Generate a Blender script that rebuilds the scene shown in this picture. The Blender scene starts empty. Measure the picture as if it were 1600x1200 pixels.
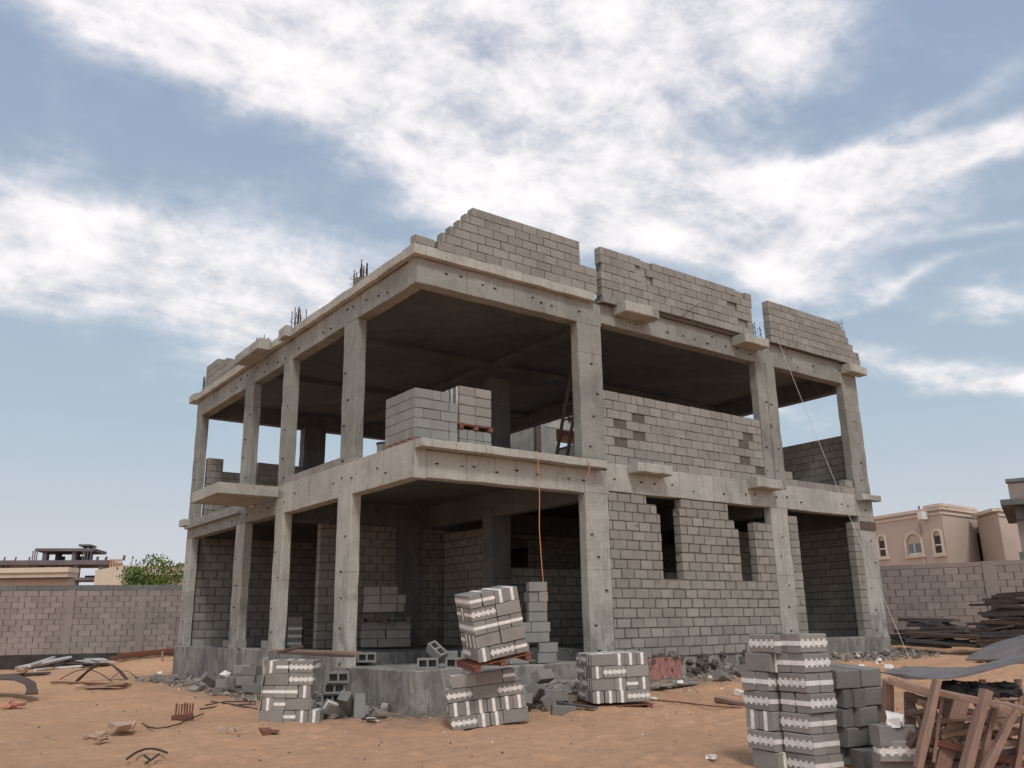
import bpy, math, random
from mathutils import Matrix, Vector, noise
random.seed(11)
SC = bpy.context.scene
COL = SC.collection
R = math.radians

# ---------------------------------------------------------------- camera
CAM_LOC=(-8.1067,-14.0870,1.3654)
CAM_R=(0.805077,-0.592968,-0.015495)
CAM_U=(-0.146668,-0.224307,0.963418)
CAM_F=(0.574752,0.773353,0.267554)
FOCAL=30.246888
cam = bpy.data.cameras.new('camera')
co = bpy.data.objects.new('camera', cam); COL.objects.link(co)
co.matrix_world = Matrix(((CAM_R[0], CAM_U[0], -CAM_F[0], CAM_LOC[0]),
                          (CAM_R[1], CAM_U[1], -CAM_F[1], CAM_LOC[1]),
                          (CAM_R[2], CAM_U[2], -CAM_F[2], CAM_LOC[2]),
                          (0, 0, 0, 1)))
cam.sensor_width = 36; cam.lens = FOCAL
cam.clip_start = .05; cam.clip_end = 3000
SC.camera = co
SC.view_settings.view_transform = 'Standard'; SC.view_settings.look = 'None'
SC.cycles.diffuse_bounces = 2; SC.view_settings.gamma = 1; SC.view_settings.exposure = 0.02

# ---------------------------------------------------------------- sun and sky
SUN_AZ = R(203); SUN_EL = R(52)      # azimuth clockwise from +Y
sd = bpy.data.lights.new('sun', 'SUN'); sd.energy = 1.55; sd.angle = R(10); sd.color = (1, .97, .92)
so = bpy.data.objects.new('sun', sd); COL.objects.link(so)
sv = Vector((math.sin(SUN_AZ)*math.cos(SUN_EL), math.cos(SUN_AZ)*math.cos(SUN_EL), math.sin(SUN_EL)))
so.rotation_euler = sv.to_track_quat('Z', 'Y').to_euler()
so.location = (0, -30, 60)

CLOUDS = [(0.1468, 0.7973, 0.5854, 0.9887, -0.1003, -0.1114, 0.1549, 0.0357, 1.0),
(0.2667, 0.7802, 0.5658, 0.9638, -0.2181, -0.1535, 0.1308, 0.0458, 0.9),
(0.3932, 0.6917, 0.6057, 0.8959, -0.4364, -0.0833, 0.1777, 0.0752, 1.1),
(0.3969, 0.7379, 0.5459, 0.9137, -0.3744, -0.1581, 0.1186, 0.0279, 0.7),
(0.513, 0.6225, 0.591, 0.7877, -0.615, -0.0361, 0.1528, 0.0833, 1.1),
(0.6253, 0.5127, 0.5883, 0.6676, -0.7418, -0.063, 0.1266, 0.0733, 0.95),
(0.6594, 0.455, 0.5984, 0.6603, -0.7311, -0.1718, 0.0832, 0.0448, 0.8),
(0.4859, 0.6939, 0.5314, 0.864, -0.2894, -0.4121, 0.0998, 0.057, 0.75),
(0.5715, 0.6419, 0.5112, 0.8202, -0.4657, -0.3322, 0.1284, 0.0428, 0.9),
(0.5522, 0.6884, 0.4703, 0.8274, -0.5218, -0.2076, 0.1523, 0.0508, 1.2),
(0.6564, 0.6011, 0.4558, 0.7413, -0.626, -0.2421, 0.1484, 0.0424, 1.1),
(0.7249, 0.5543, 0.409, 0.6775, -0.6811, -0.2776, 0.0893, 0.0343, 1.0),
(0.7547, 0.4795, 0.4478, 0.5165, -0.8551, 0.0451, 0.1432, 0.0247, 1.0),
(0.8115, 0.3754, 0.4478, 0.3986, -0.916, 0.0454, 0.1119, 0.0236, 0.95),
(0.8355, 0.3167, 0.449, 0.3548, -0.9349, -0.0007, 0.0496, 0.0138, 0.6),
(0.7919, 0.4553, 0.4069, 0.5006, -0.8657, -0.0054, 0.1014, 0.019, 0.8),
(0.7927, 0.3658, 0.4877, 0.3206, -0.9305, 0.177, 0.088, 0.0106, 0.4),
(0.0923, 0.9195, 0.382, 0.9947, -0.103, 0.0077, 0.1364, 0.0455, 0.75),
(0.1947, 0.9078, 0.3715, 0.9794, -0.1594, -0.124, 0.1759, 0.044, 0.6),
(0.3152, 0.8741, 0.3696, 0.9402, -0.3407, 0.0039, 0.1509, 0.048, 0.5),
(0.3355, 0.882, 0.3308, 0.7517, -0.4623, 0.4703, 0.1387, 0.0347, 0.5),
(0.1831, 0.9245, 0.3344, 0.983, -0.1773, -0.0481, 0.124, 0.0248, 0.4),
(0.3701, 0.7889, 0.4905, 0.7402, -0.5695, 0.3575, 0.1049, 0.021, 0.3),
(0.0841, 0.8856, 0.4568, 0.9914, -0.1206, 0.0514, 0.0509, 0.0226, 0.25),
(0.8762, 0.3712, 0.3074, 0.4004, -0.9156, -0.0357, 0.0568, 0.0079, 0.7),
(0.8181, 0.4665, 0.3363, 0.488, -0.8725, 0.0233, 0.1013, 0.0063, 0.45),
(0.8505, 0.3747, 0.3691, 0.4427, -0.8889, -0.1179, 0.0695, 0.0104, 0.4),
(0.8589, 0.444, 0.2551, 0.5053, -0.8157, -0.2816, 0.1338, 0.0182, 0.85),
(0.8965, 0.3814, 0.2253, 0.418, -0.8968, -0.1452, 0.0674, 0.0169, 0.6),
(0.7774, 0.5145, 0.3617, 0.6074, -0.7634, -0.2196, 0.0796, 0.0133, 0.5),
(0.0317, 0.9356, 0.3517, 0.9728, -0.1097, 0.2042, 0.1054, 0.0474, 0.6),
(0.317, 0.9036, 0.2882, 0.8158, -0.4147, 0.403, 0.0548, 0.0205, 0.4),
(0.7843, 0.5783, 0.2245, 0.6201, -0.7411, -0.2574, 0.0682, 0.0095, 0.5)]

world = bpy.data.worlds.new('World'); SC.world = world; world.use_nodes = True
NT = world.node_tree; N = NT.nodes; L = NT.links
N.clear()
def nd(t, **k):
    n = N.new(t)
    for a, b in k.items(): setattr(n, a, b)
    return n
def mth(op, a, b=None, clamp=False):
    n = nd('ShaderNodeMath', operation=op, use_clamp=clamp)
    for i, v in enumerate((a, b)):
        if v is None: continue
        if isinstance(v, (int, float)): n.inputs[i].default_value = v
        else: L.new(v, n.inputs[i])
    return n.outputs[0]
tc = nd('ShaderNodeTexCoord').outputs['Generated']
nrm = nd('ShaderNodeVectorMath', operation='NORMALIZE'); L.new(tc, nrm.inputs[0]); DIR = nrm.outputs[0]
def dot(v):
    n = nd('ShaderNodeVectorMath', operation='DOT_PRODUCT'); L.new(DIR, n.inputs[0]); n.inputs[1].default_value = v
    return n.outputs['Value']
sky = nd('ShaderNodeTexSky', sky_type='NISHITA', sun_disc=False, sun_elevation=SUN_EL, sun_rotation=SUN_AZ,
         air_density=1.0, dust_density=2.2, ozone_density=1.6)
# cloud field: soft masses laid out by direction, broken up by fractal noise on a flat cloud deck
sep = nd('ShaderNodeSeparateXYZ'); L.new(DIR, sep.inputs[0])
zc = mth('MAXIMUM', sep.outputs[2], .02)
zz = mth('ADD', zc, .12)
cx = mth('DIVIDE', sep.outputs[0], zz); cy = mth('DIVIDE', sep.outputs[1], zz)
comb = nd('ShaderNodeCombineXYZ'); L.new(cx, comb.inputs[0]); L.new(cy, comb.inputs[1])
def fbm(scale, detail, rough, dist, rot=0, sc=(1, 1, 1), off=(0, 0, 0)):
    m = nd('ShaderNodeMapping'); L.new(comb.outputs[0], m.inputs[0])
    m.inputs['Rotation'].default_value = (0, 0, rot); m.inputs['Scale'].default_value = sc; m.inputs['Location'].default_value = off
    n = nd('ShaderNodeTexNoise'); L.new(m.outputs[0], n.inputs['Vector'])
    n.inputs['Scale'].default_value = scale; n.inputs['Detail'].default_value = detail
    n.inputs['Roughness'].default_value = rough; n.inputs['Distortion'].default_value = dist
    return n.outputs['Fac']
warp = nd('ShaderNodeTexNoise'); L.new(comb.outputs[0], warp.inputs['Vector']); warp.inputs['Scale'].default_value = 2.2; warp.inputs['Detail'].default_value = 4
wv = nd('ShaderNodeVectorMath', operation='SUBTRACT'); L.new(warp.outputs['Color'], wv.inputs[0]); wv.inputs[1].default_value = (.5, .5, .5)
ws = nd('ShaderNodeVectorMath', operation='SCALE'); L.new(wv.outputs[0], ws.inputs[0]); ws.inputs['Scale'].default_value = .10
wa = nd('ShaderNodeVectorMath', operation='ADD'); L.new(nrm.outputs[0], wa.inputs[0]); L.new(ws.outputs[0], wa.inputs[1])
DIR = wa.outputs[0]
mask = None
for (c0, c1, c2, e0, e1, e2, sa, sb, k) in CLOUDS:
    c = Vector((c0, c1, c2)); e = Vector((e0, e1, e2)); b = c.cross(e)
    qa = mth('POWER', mth('ABSOLUTE', mth('DIVIDE', dot(e), sa)), 2)
    da = dot(e); off = 0
    qb = mth('POWER', mth('ABSOLUTE', mth('DIVIDE', dot(b), sb)), 2)
    front = mth('GREATER_THAN', dot(c), 0)
    g = mth('MULTIPLY', mth('MULTIPLY', mth('POWER', 2.718, mth('MULTIPLY', mth('ADD', qa, qb), -.8)), k), front)
    mask = g if mask is None else mth('ADD', mask, g)
# elsewhere in the sky (behind the photographer) a loose scatter of cloud
back = mth('MULTIPLY', mth('SUBTRACT', .35, dot((.5748, .7734, .2676)), clamp=True), 1.5, clamp=True)
mask = mth('ADD', mask, mth('MULTIPLY', back, .9))
n1 = fbm(1.6, 12, .62, .35, .6, (1, 1.5, 1))
n2 = fbm(7.0, 9, .66, .2, .9, (1, 1.8, 1), (3, 1, 0))
n3 = fbm(3.2, 10, .6, .9, 2.2, (.45, 2.4, 1), (7, 2, 0))
def puff(scale, detail, rough, dist, off):
    m = nd('ShaderNodeMapping'); L.new(nrm.outputs[0], m.inputs[0]); m.inputs['Location'].default_value = off; m.inputs['Scale'].default_value = (1, 1, 1.7)
    n = nd('ShaderNodeTexNoise'); L.new(m.outputs[0], n.inputs['Vector'])
    n.inputs['Scale'].default_value = scale; n.inputs['Detail'].default_value = detail; n.inputs['Roughness'].default_value = rough; n.inputs['Distortion'].default_value = dist
    return mth('SUBTRACT', n.outputs['Fac'], .5)
n4 = puff(7.5, 10, .62, .25, (1, 2, 0)); n5 = puff(19, 8, .62, .15, (4, 0, 3))
nn = mth('ADD', mth('ADD', mth('MULTIPLY', mth('SUBTRACT', n1, .5), .9), mth('MULTIPLY', mth('SUBTRACT', n2, .5), .4)), mth('MULTIPLY', mth('SUBTRACT', n3, .5), .55))
nn = mth('ADD', nn, mth('ADD', mth('MULTIPLY', n4, 2.1), mth('MULTIPLY', n5, 1.05)))
dens = mth('ADD', mth('MINIMUM', mask, 1.02), mth('MULTIPLY', nn, mth('ADD', mth('MULTIPLY', mth('MINIMUM', mask, .8), .95), .28)))
cr = nd('ShaderNodeMapRange', interpolation_type='SMOOTHSTEP'); L.new(dens, cr.inputs[0])
cr.inputs[1].default_value = .03; cr.inputs[2].default_value = 1.3; cr.inputs[3].default_value = 0; cr.inputs[4].default_value = 1
# pale haze towards the horizon
hz = nd('ShaderNodeMapRange', interpolation_type='SMOOTHSTEP'); L.new(sep.outputs[2], hz.inputs[0])
hz.inputs[1].default_value = -.02; hz.inputs[2].default_value = .5; hz.inputs[3].default_value = .97; hz.inputs[4].default_value = .85
mixh = nd('ShaderNodeMix', data_type='RGBA'); L.new(hz.outputs[0], mixh.inputs['Factor'])
tint = nd('ShaderNodeMix', data_type='RGBA', blend_type='MULTIPLY'); tint.inputs['Factor'].default_value = 1
L.new(sky.outputs[0], tint.inputs['A']); tint.inputs['B'].default_value = (1.0, .98, 1.0, 1)
L.new(tint.outputs['Result'], mixh.inputs['A'])
hcol = nd('ShaderNodeValToRGB'); L.new(sep.outputs[2], hcol.inputs[0])
hcol.color_ramp.elements[0].position = 0.0; hcol.color_ramp.elements[0].color = (.70, .68, .715, 1)
hcol.color_ramp.elements[1].position = .6; hcol.color_ramp.elements[1].color = (.33, .42, .58, 1)
e_ = hcol.color_ramp.elements.new(.22); e_.color = (.45, .56, .65, 1)
hs = nd('ShaderNodeVectorMath', operation='SCALE'); L.new(hcol.outputs[0], hs.inputs[0]); hs.inputs['Scale'].default_value = 10.0
L.new(hs.outputs[0], mixh.inputs['B'])
mixc = nd('ShaderNodeMix', data_type='RGBA'); L.new(cr.outputs[0], mixc.inputs['Factor']); L.new(mixh.outputs['Result'], mixc.inputs['A'])
cc = nd('ShaderNodeMapRange'); L.new(nn, cc.inputs[0]); cc.inputs[1].default_value = -.6; cc.inputs[2].default_value = .5; cc.inputs[3].default_value = 7.9; cc.inputs[4].default_value = 10.6
ccc = nd('ShaderNodeVectorMath', operation='SCALE'); ccc.inputs[0].default_value = (1.0, .97, .985); L.new(cc.outputs[0], ccc.inputs['Scale'])
L.new(ccc.outputs[0], mixc.inputs['B'])
bg = nd('ShaderNodeBackground'); L.new(mixc.outputs['Result'], bg.inputs[0]); bg.inputs[1].default_value = .1
wo = nd('ShaderNodeOutputWorld'); L.new(bg.outputs[0], wo.inputs[0])

# ---------------------------------------------------------------- materials
def newmat(name):
    m = bpy.data.materials.new(name); m.use_nodes = True
    m.node_tree.nodes.clear(); return m
class G:
    def __init__(s, name):
        s.m = newmat(name); s.t = s.m.node_tree
        s.b = s.n('ShaderNodeBsdfPrincipled'); o = s.n('ShaderNodeOutputMaterial'); s.t.links.new(s.b.outputs[0], o.inputs[0])
        s.b.inputs['Specular IOR Level'].default_value = .25
    def n(s, t, **k):
        x = s.t.nodes.new(t)
        for a, b in k.items(): setattr(x, a, b)
        return x
    def l(s, a, b): s.t.links.new(a, b)
    def pos(s, obj=False, sc=(1, 1, 1)):
        v = s.n('ShaderNodeTexCoord').outputs['Object'] if obj else s.n('ShaderNodeNewGeometry').outputs['Position']
        m = s.n('ShaderNodeMapping'); s.l(v, m.inputs[0]); m.inputs['Scale'].default_value = sc
        return m.outputs[0]
    def noise(s, v, scale, detail=6, rough=.6, dist=0):
        x = s.n('ShaderNodeTexNoise'); s.l(v, x.inputs['Vector']); x.inputs['Scale'].default_value = scale
        x.inputs['Detail'].default_value = detail; x.inputs['Roughness'].default_value = rough; x.inputs['Distortion'].default_value = dist
        return x.outputs['Fac']
    def rng(s, v, a, b, c, d):
        x = s.n('ShaderNodeMapRange'); s.l(v, x.inputs[0])
        for i, q in enumerate((a, b, c, d)): x.inputs[i+1].default_value = q
        return x.outputs[0]
    def mix(s, f, a, b, bt='MIX'):
        x = s.n('ShaderNodeMix', data_type='RGBA', blend_type=bt)
        for k, v in (('Factor', f), ('A', a), ('B', b)):
            if isinstance(v, (int, float)): x.inputs[k].default_value = v
            elif isinstance(v, tuple): x.inputs[k].default_value = (*v[:3], 1)
            else: s.l(v, x.inputs[k])
        return x.outputs['Result']
    def val(s, f, col):          # multiply a colour by a scalar field
        x = s.n('ShaderNodeVectorMath', operation='SCALE'); s.l(col, x.inputs[0]); s.l(f, x.inputs['Scale']); return x.outputs[0]
    def bump(s, h, strength, dist=.01):
        x = s.n('ShaderNodeBump'); x.inputs['Strength'].default_value = strength; x.inputs['Distance'].default_value = dist
        s.l(h, x.inputs['Height']); s.l(x.outputs[0], s.b.inputs['Normal'])
    def fin(s, col, rough=.9):
        s.l(col, s.b.inputs['Base Color']); s.b.inputs['Roughness'].default_value = rough; return s.m
def concrete(name, a, b, dark, panel=1.22, seam=.95, stain=.7):
    g = G(name); p = g.pos()
    c = g.mix(g.rng(g.noise(p, .9, 8, .65, .5), .35, .65, 0, 1), a, b)
    st = g.rng(g.noise(g.pos(sc=(2.6, 2.6, .6)), 1.3, 8, .7, .6), .54, .72, 0, stain)
    c = g.mix(st, c, dark)
    sp = g.n('ShaderNodeSeparateXYZ'); g.l(p, sp.inputs[0])
    ad = g.n('ShaderNodeMath', operation='ADD'); g.l(sp.outputs[0], ad.inputs[0]); g.l(sp.outputs[1], ad.inputs[1])
    cb = g.n('ShaderNodeCombineXYZ'); g.l(ad.outputs[0], cb.inputs[0]); g.l(sp.outputs[2], cb.inputs[1])
    br = g.n('ShaderNodeTexBrick'); g.l(cb.outputs[0], br.inputs['Vector'])
    br.inputs['Scale'].default_value = 1; br.inputs['Brick Width'].default_value = panel; br.inputs['Row Height'].default_value = 2.44
    br.inputs['Mortar Size'].default_value = .011; br.inputs['Mortar Smooth'].default_value = .4
    br.inputs['Color1'].default_value = (1.04, 1.03, 1.01, 1); br.inputs['Color2'].default_value = (.86, .86, .86, 1); br.inputs['Mortar'].default_value = (.62, .6, .58, 1)
    c = g.mix(seam, c, g.mix(1.0, c, br.outputs['Color'], 'MULTIPLY'))
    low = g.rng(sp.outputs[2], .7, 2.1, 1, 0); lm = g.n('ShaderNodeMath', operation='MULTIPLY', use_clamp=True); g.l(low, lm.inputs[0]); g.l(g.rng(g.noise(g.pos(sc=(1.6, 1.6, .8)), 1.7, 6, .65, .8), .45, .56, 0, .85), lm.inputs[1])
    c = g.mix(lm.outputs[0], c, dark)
    fine = g.noise(p, 24, 5, .7)
    c = g.val(g.rng(g.noise(g.pos(sc=(16, 16, .7)), 1.6, 5, .6), .35, .65, .93, 1.06), c)
    c = g.val(g.rng(fine, .3, .7, .86, 1.12), c)
    patch = g.rng(g.noise(p, 2.6, 3, .5, 1.2), .56, .60, 0, .28); c = g.mix(patch, c, a)
    hc = g.rng(g.noise(p, 4.5, 9, .8, .4), .62, .70, 0, .5); c = g.mix(hc, c, dark)
    pit = g.rng(g.noise(p, 55, 2, .5), .64, .72, 1, .5)
    c = g.val(pit, c)
    g.bump(g.noise(p, 9, 12, .78), .8, .02)
    return g.fin(c, .92)
M = {}
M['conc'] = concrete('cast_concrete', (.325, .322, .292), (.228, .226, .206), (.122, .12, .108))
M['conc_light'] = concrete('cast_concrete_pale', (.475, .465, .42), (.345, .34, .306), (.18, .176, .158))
M['conc_dark'] = concrete('cast_concrete_grey_shaded', (.185, .19, .186), (.133, .137, .135), (.08, .082, .081), stain=.6)  # darker, cooler copy: indoor shade put into the colour; also grey concrete outdoors
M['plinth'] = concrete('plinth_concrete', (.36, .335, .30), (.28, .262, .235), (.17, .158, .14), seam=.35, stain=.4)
def blockmat(name, a, b, isl=True, smear=0.0):
    g = G(name); p = g.pos(not isl)
    r = g.n('ShaderNodeNewGeometry').outputs['Random Per Island'] if isl else g.n('ShaderNodeObjectInfo').outputs['Random']
    c = g.mix(r, a, b)
    c = g.val(g.rng(g.noise(g.pos(), 1.1, 5, .6), .3, .7, .88, 1.1), c)
    c = g.val(g.rng(g.noise(p, 70, 3, .7), .3, .7, .84, 1.14), c)
    if smear: c = g.mix(g.rng(g.noise(g.pos(), 5, 6, .65, .6), .60, .68, 0, smear), c, (.165, .15, .132))
    g.bump(g.noise(p, 60, 6, .8), .8, .008)
    return g.fin(c, .95)
M['block'] = blockmat('concrete_block', (.312, .295, .262), (.245, .232, .207), smear=.75)
M['block_grey'] = blockmat('grey_concrete_block', (.30, .295, .28), (.24, .236, .224), smear=.2)
M['block_wall'] = blockmat('old_wall_block', (.32, .272, .248), (.255, .218, .20), smear=.4)
M['stack'] = blockmat('stacked_block', (.32, .298, .272), (.245, .228, .208), False, .35)
M['stack_grey'] = blockmat('stacked_grey_block', (.285, .285, .268), (.23, .23, .216), False)
M['stack_old'] = blockmat('mortar_stained_block', (.265, .25, .228), (.185, .175, .16), False, .8)
def plain(name, col, rough=.85, var=.15, scale=8, bump=.2, obj=False, metallic=0, stretch=(1, 1, 1)):
    g = G(name); p = g.pos(obj, stretch)
    base = g.n('ShaderNodeRGB'); base.outputs[0].default_value = (*col, 1)
    c = g.val(g.rng(g.noise(p, scale, 6, .65), .3, .7, 1-var, 1+var), base.outputs[0])
    if bump: g.bump(g.noise(p, scale*4, 5, .7), bump, .01)
    g.b.inputs['Metallic'].default_value = metallic
    return g.fin(c, rough)
M['mortar'] = plain('mortar', (.12, .106, .09), .95, .3, 6, .6)
M['mortar_wall'] = plain('wall_mortar', (.13, .105, .095), .95, .3, 4, .5)
M['foam'] = plain('white_foam', (.76, .73, .69), .85, .22, 14, .4, True)
M['steel'] = plain('rusted_rebar', (.06, .045, .04), .7, .3, 20, .2)
M['steel_blue'] = plain('blue_rebar', (.05, .07, .12), .6, .3, 20, .1)
M['black'] = plain('dark_hole', (.02, .018, .016), .9, .2, 20, 0)
M['wood'] = plain('raw_timber', (.315, .205, .155), .85, .3, 5, .5, True, stretch=(1, 14, 14))
M['wood_dark'] = plain('weathered_timber', (.125, .09, .075), .9, .4, 5, .5, True, stretch=(1, 14, 14))
M['wood_grey'] = plain('grey_timber', (.12, .108, .102), .9, .45, 5, .5, True, stretch=(1, 14, 14))
M['wood_red'] = plain('reddish_timber', (.19, .085, .058), .85, .35, 6, .4, True, stretch=(1, 14, 14))
M['ply'] = plain('film_faced_plywood', (.175, .152, .145), .7, .2, 3, .3)
M['paper'] = plain('cement_bag_paper', (.46, .32, .235), .9, .2, 6, .5)
M['pinkbag'] = plain('pink_sack', (.50, .24, .18), .9, .25, 6, .5)
M['film'] = plain('plastic_film', (.62, .60, .57), .35, .15, 6, .4)
M['pipe'] = plain('pale_pipe', (.58, .57, .56), .5, .1, 6, 0)
M['orange'] = plain('orange_cord', (.55, .25, .12), .6, .1, 6, 0)
M['rope'] = plain('pale_rope', (.52, .48, .42), .8, .1, 20, 0)
M['plaster'] = plain('pink_beige_plaster', (.53, .425, .355), .9, .06, 1.2, .3)
M['plaster_trim'] = plain('cream_trim', (.66, .53, .43), .85, .06, 2, 0)
M['cream'] = plain('cream_paint', (.62, .52, .41), .9, .05, 2, .1)
M['beige'] = plain('beige_paint', (.50, .40, .33), .9, .08, 2, .1)
M['far_conc'] = plain('far_concrete', (.15, .125, .13), .9, .2, .8, 0)
M['far_wood'] = plain('formwork_timber', (.50, .30, .19), .9, .2, 1, 0)
M['glass'] = plain('dusty_glass', (.20, .22, .215), .25, .1, 2, 0)
M['dark_glass'] = plain('dark_glass', (.05, .045, .04), .3, .1, 2, 0)
M['white'] = plain('white_paint', (.75, .73, .72), .5, .05, 4, 0)
M['bark'] = plain('tree_bark', (.12, .085, .06), .95, .3, 8, .6)
M['plastic_black'] = plain('black_plastic', (.03, .028, .028), .6, .3, 8, .6)
M['red_board'] = plain('red_smeared_board', (.36, .17, .15), .85, .5, 7, .2, stretch=(3, 3, .6))
M['damp'] = plain('bitumen_coating', (.055, .048, .043), .8, .35, 2, .4)
g = G('leaves'); r_ = g.n('ShaderNodeNewGeometry').outputs['Random Per Island']
M['leaf'] = g.fin(g.mix(r_, (.065, .11, .022), (.16, .21, .045)), .7)
# sand
g = G('desert_sand'); p = g.pos()
c = g.mix(g.rng(g.noise(p, .35, 8, .6, .6), .35, .65, 0, 1), (.70, .41, .24), (.60, .35, .21))
c = g.mix(g.rng(g.noise(p, 2.2, 8, .7, 1.0), .60, .72, 0, .4), c, (.42, .25, .165))
c = g.mix(g.rng(g.noise(p, 11, 6, .75, .4), .62, .74, 0, .4), c, (.36, .22, .15))
c = g.mix(g.rng(g.noise(p, 38, 3, .6), .66, .72, 0, .6), c, (.70, .58, .46))
c = g.mix(g.rng(g.noise(g.pos(sc=(1, 1, 1)), 27, 4, .7, .3), .66, .70, 0, .55), c, (.30, .19, .13))
c = g.mix(g.rng(g.noise(p, 1.1, 5, .6, 1.5), .52, .66, 0, .3), c, (.45, .30, .215))
# cement dust and grit spread along the foot of the building
sp = g.n('ShaderNodeSeparateXYZ'); g.l(p, sp.inputs[0])
def band(o, a, b, c_, d_):
    u = g.rng(o, a, b, 0, 1); w = g.rng(o, c_, d_, 1, 0)
    m = g.n('ShaderNodeMath', operation='MULTIPLY', use_clamp=True); g.l(u, m.inputs[0]); g.l(w, m.inputs[1]); return m.outputs[0]
dx = band(sp.outputs[0], -2.2, -.3, 15.5, 18); dy = band(sp.outputs[1], -2.0, -.3, 14, 16)
mm = g.n('ShaderNodeMath', operation='MULTIPLY'); g.l(dx, mm.inputs[0]); g.l(dy, mm.inputs[1])
m2 = g.n('ShaderNodeMath', operation='MULTIPLY', use_clamp=True); g.l(mm.outputs[0], m2.inputs[0]); g.l(g.rng(g.noise(p, 1.3, 7, .7, .8), .35, .6, .1, 1.3), m2.inputs[1])
c = g.mix(m2.outputs[0], c, (.20, .17, .145))
g.bump(g.noise(p, 5, 14, .76, .5), 1.0, .09)
M['sand'] = g.fin(c, .97)
g = G('rubble'); r_ = g.n('ShaderNodeNewGeometry').outputs['Random Per Island']
M['rubble'] = g.fin(g.mix(r_, (.16, .14, .122), (.33, .30, .265)), .95)

# ---------------------------------------------------------------- mesh builder
class MB:
    def __init__(s): s.v = []; s.f = []; s.mi = []; s.T = None
    def pt(s, p):
        p = Vector(p)
        if s.T is not None: p = s.T @ p
        s.v.append(tuple(p)); return len(s.v)-1
    def face(s, idx, m=0): s.f.append(tuple(idx)); s.mi.append(m)
    def box(s, x0, x1, y0, y1, z0, z1, m=0, j=0):
        r = lambda: random.uniform(-j, j) if j else 0
        i = [s.pt((x+r(), y+r(), z+r())) for x in (x0, x1) for y in (y0, y1) for z in (z0, z1)]
        for q in ((0, 1, 3, 2), (4, 6, 7, 5), (0, 4, 5, 1), (2, 3, 7, 6), (0, 2, 6, 4), (1, 5, 7, 3)): s.face([i[k] for k in q], m)
    def rbox(s, x0, x1, y0, y1, z0, z1, m=0, ch=.012, seg=.4, j=.008):
        """a cast member: chamfered, slightly uneven along its longest side"""
        lo = (x0, y0, z0); hi = (x1, y1, z1); d = [hi[k]-lo[k] for k in range(3)]
        a = d.index(max(d)); b, c = [(1, 2), (2, 0), (0, 1)][a]
        n = max(1, int(d[a]/seg)); rings = []
        for k in range(n+1):
            t = lo[a]+d[a]*k/n; ring = []
            dj = [random.uniform(-j, j) for _ in range(4)]
            for (ub, uc) in ((0, 1), (1, 0), (2, 0), (3, 1), (3, 2), (2, 3), (1, 3), (0, 2)):
                pb = [lo[b], lo[b]+ch, hi[b]-ch, hi[b]][ub]+(dj[0] if ub < 2 else dj[1])
                pc = [lo[c], lo[c]+ch, hi[c]-ch, hi[c]][uc]+(dj[2] if uc < 2 else dj[3])
                p = [0, 0, 0]; p[a] = t; p[b] = pb; p[c] = pc; ring.append(s.pt(p))
            rings.append(ring)
        for k in range(n):
            for q in range(8): s.face((rings[k][q], rings[k][(q+1) % 8], rings[k+1][(q+1) % 8], rings[k+1][q]), m)
        s.face(rings[0][::-1], m); s.face(rings[-1], m)
    def bar(s, p, q, w, h, m=0, up=(0, 0, 1), j=0):
        p = Vector(p); q = Vector(q); d = (q-p).normalized(); u = Vector(up)
        if abs(d.dot(u)) > .98: u = Vector((1, 0, 0))
        x = d.cross(u).normalized()*w/2; z = x.cross(d).normalized()*h/2
        i = [s.pt(Vector(o)+a*x+b*z+Vector((random.uniform(-j, j), random.uniform(-j, j), random.uniform(-j, j)))) for o in (p, q) for a in (-1, 1) for b in (-1, 1)]
        for f in ((0, 1, 3, 2), (4, 6, 7, 5), (0, 4, 5, 1), (2, 3, 7, 6), (0, 2, 6, 4), (1, 5, 7, 3)): s.face([i[k] for k in f], m)
    def tube(s, pts, r, m=0, seg=6, r2=None):
        pts = [Vector(p) for p in pts]; rings = []
        for k, p in enumerate(pts):
            d = (pts[min(k+1, len(pts)-1)]-pts[max(k-1, 0)]).normalized()
            u = Vector((0, 0, 1)) if abs(d.z) < .9 else Vector((1, 0, 0))
            x = d.cross(u).normalized(); y = x.cross(d).normalized()
            rr = r if r2 is None else r+(r2-r)*k/(len(pts)-1)
            rings.append([s.pt(p+rr*(math.cos(2*math.pi*a/seg)*x+math.sin(2*math.pi*a/seg)*y)) for a in range(seg)])
        for k in range(len(rings)-1):
            for a in range(seg): s.face((rings[k][a], rings[k][(a+1) % seg], rings[k+1][(a+1) % seg], rings[k+1][a]), m)
        s.face(rings[0][::-1], m); s.face(rings[-1], m)
    def prism(s, poly, z0, z1, m=0):
        """poly: xy outline (counter-clockwise)"""
        a = [s.pt((x, y, z0)) for x, y in poly]; b = [s.pt((x, y, z1)) for x, y in poly]
        n = len(poly)
        for k in range(n): s.face((a[k], a[(k+1) % n], b[(k+1) % n], b[k]), m)
        s.face(a[::-1], m); s.face(b, m)
    def chunk(s, c, r, m=0, flat=.7):
        c = Vector(c); idx = []
        rot = Matrix.Rotation(random.uniform(0, 6.28), 3, 'Z') @ Matrix.Rotation(random.uniform(-.6, .6), 3, 'X')
        for a in (-1, 1):
            for b in (-1, 1):
                for d in (-1, 1):
                    v = Vector((a*random.uniform(.45, 1), b*random.uniform(.4, 1), d*random.uniform(.4, 1)*flat))*r
                    idx.append(s.pt(c+rot @ v))
        for f in ((0, 1, 3, 2), (4, 6, 7, 5), (0, 4, 5, 1), (2, 3, 7, 6), (0, 2, 6, 4), (1, 5, 7, 3)): s.face([idx[k] for k in f], m)
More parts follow.
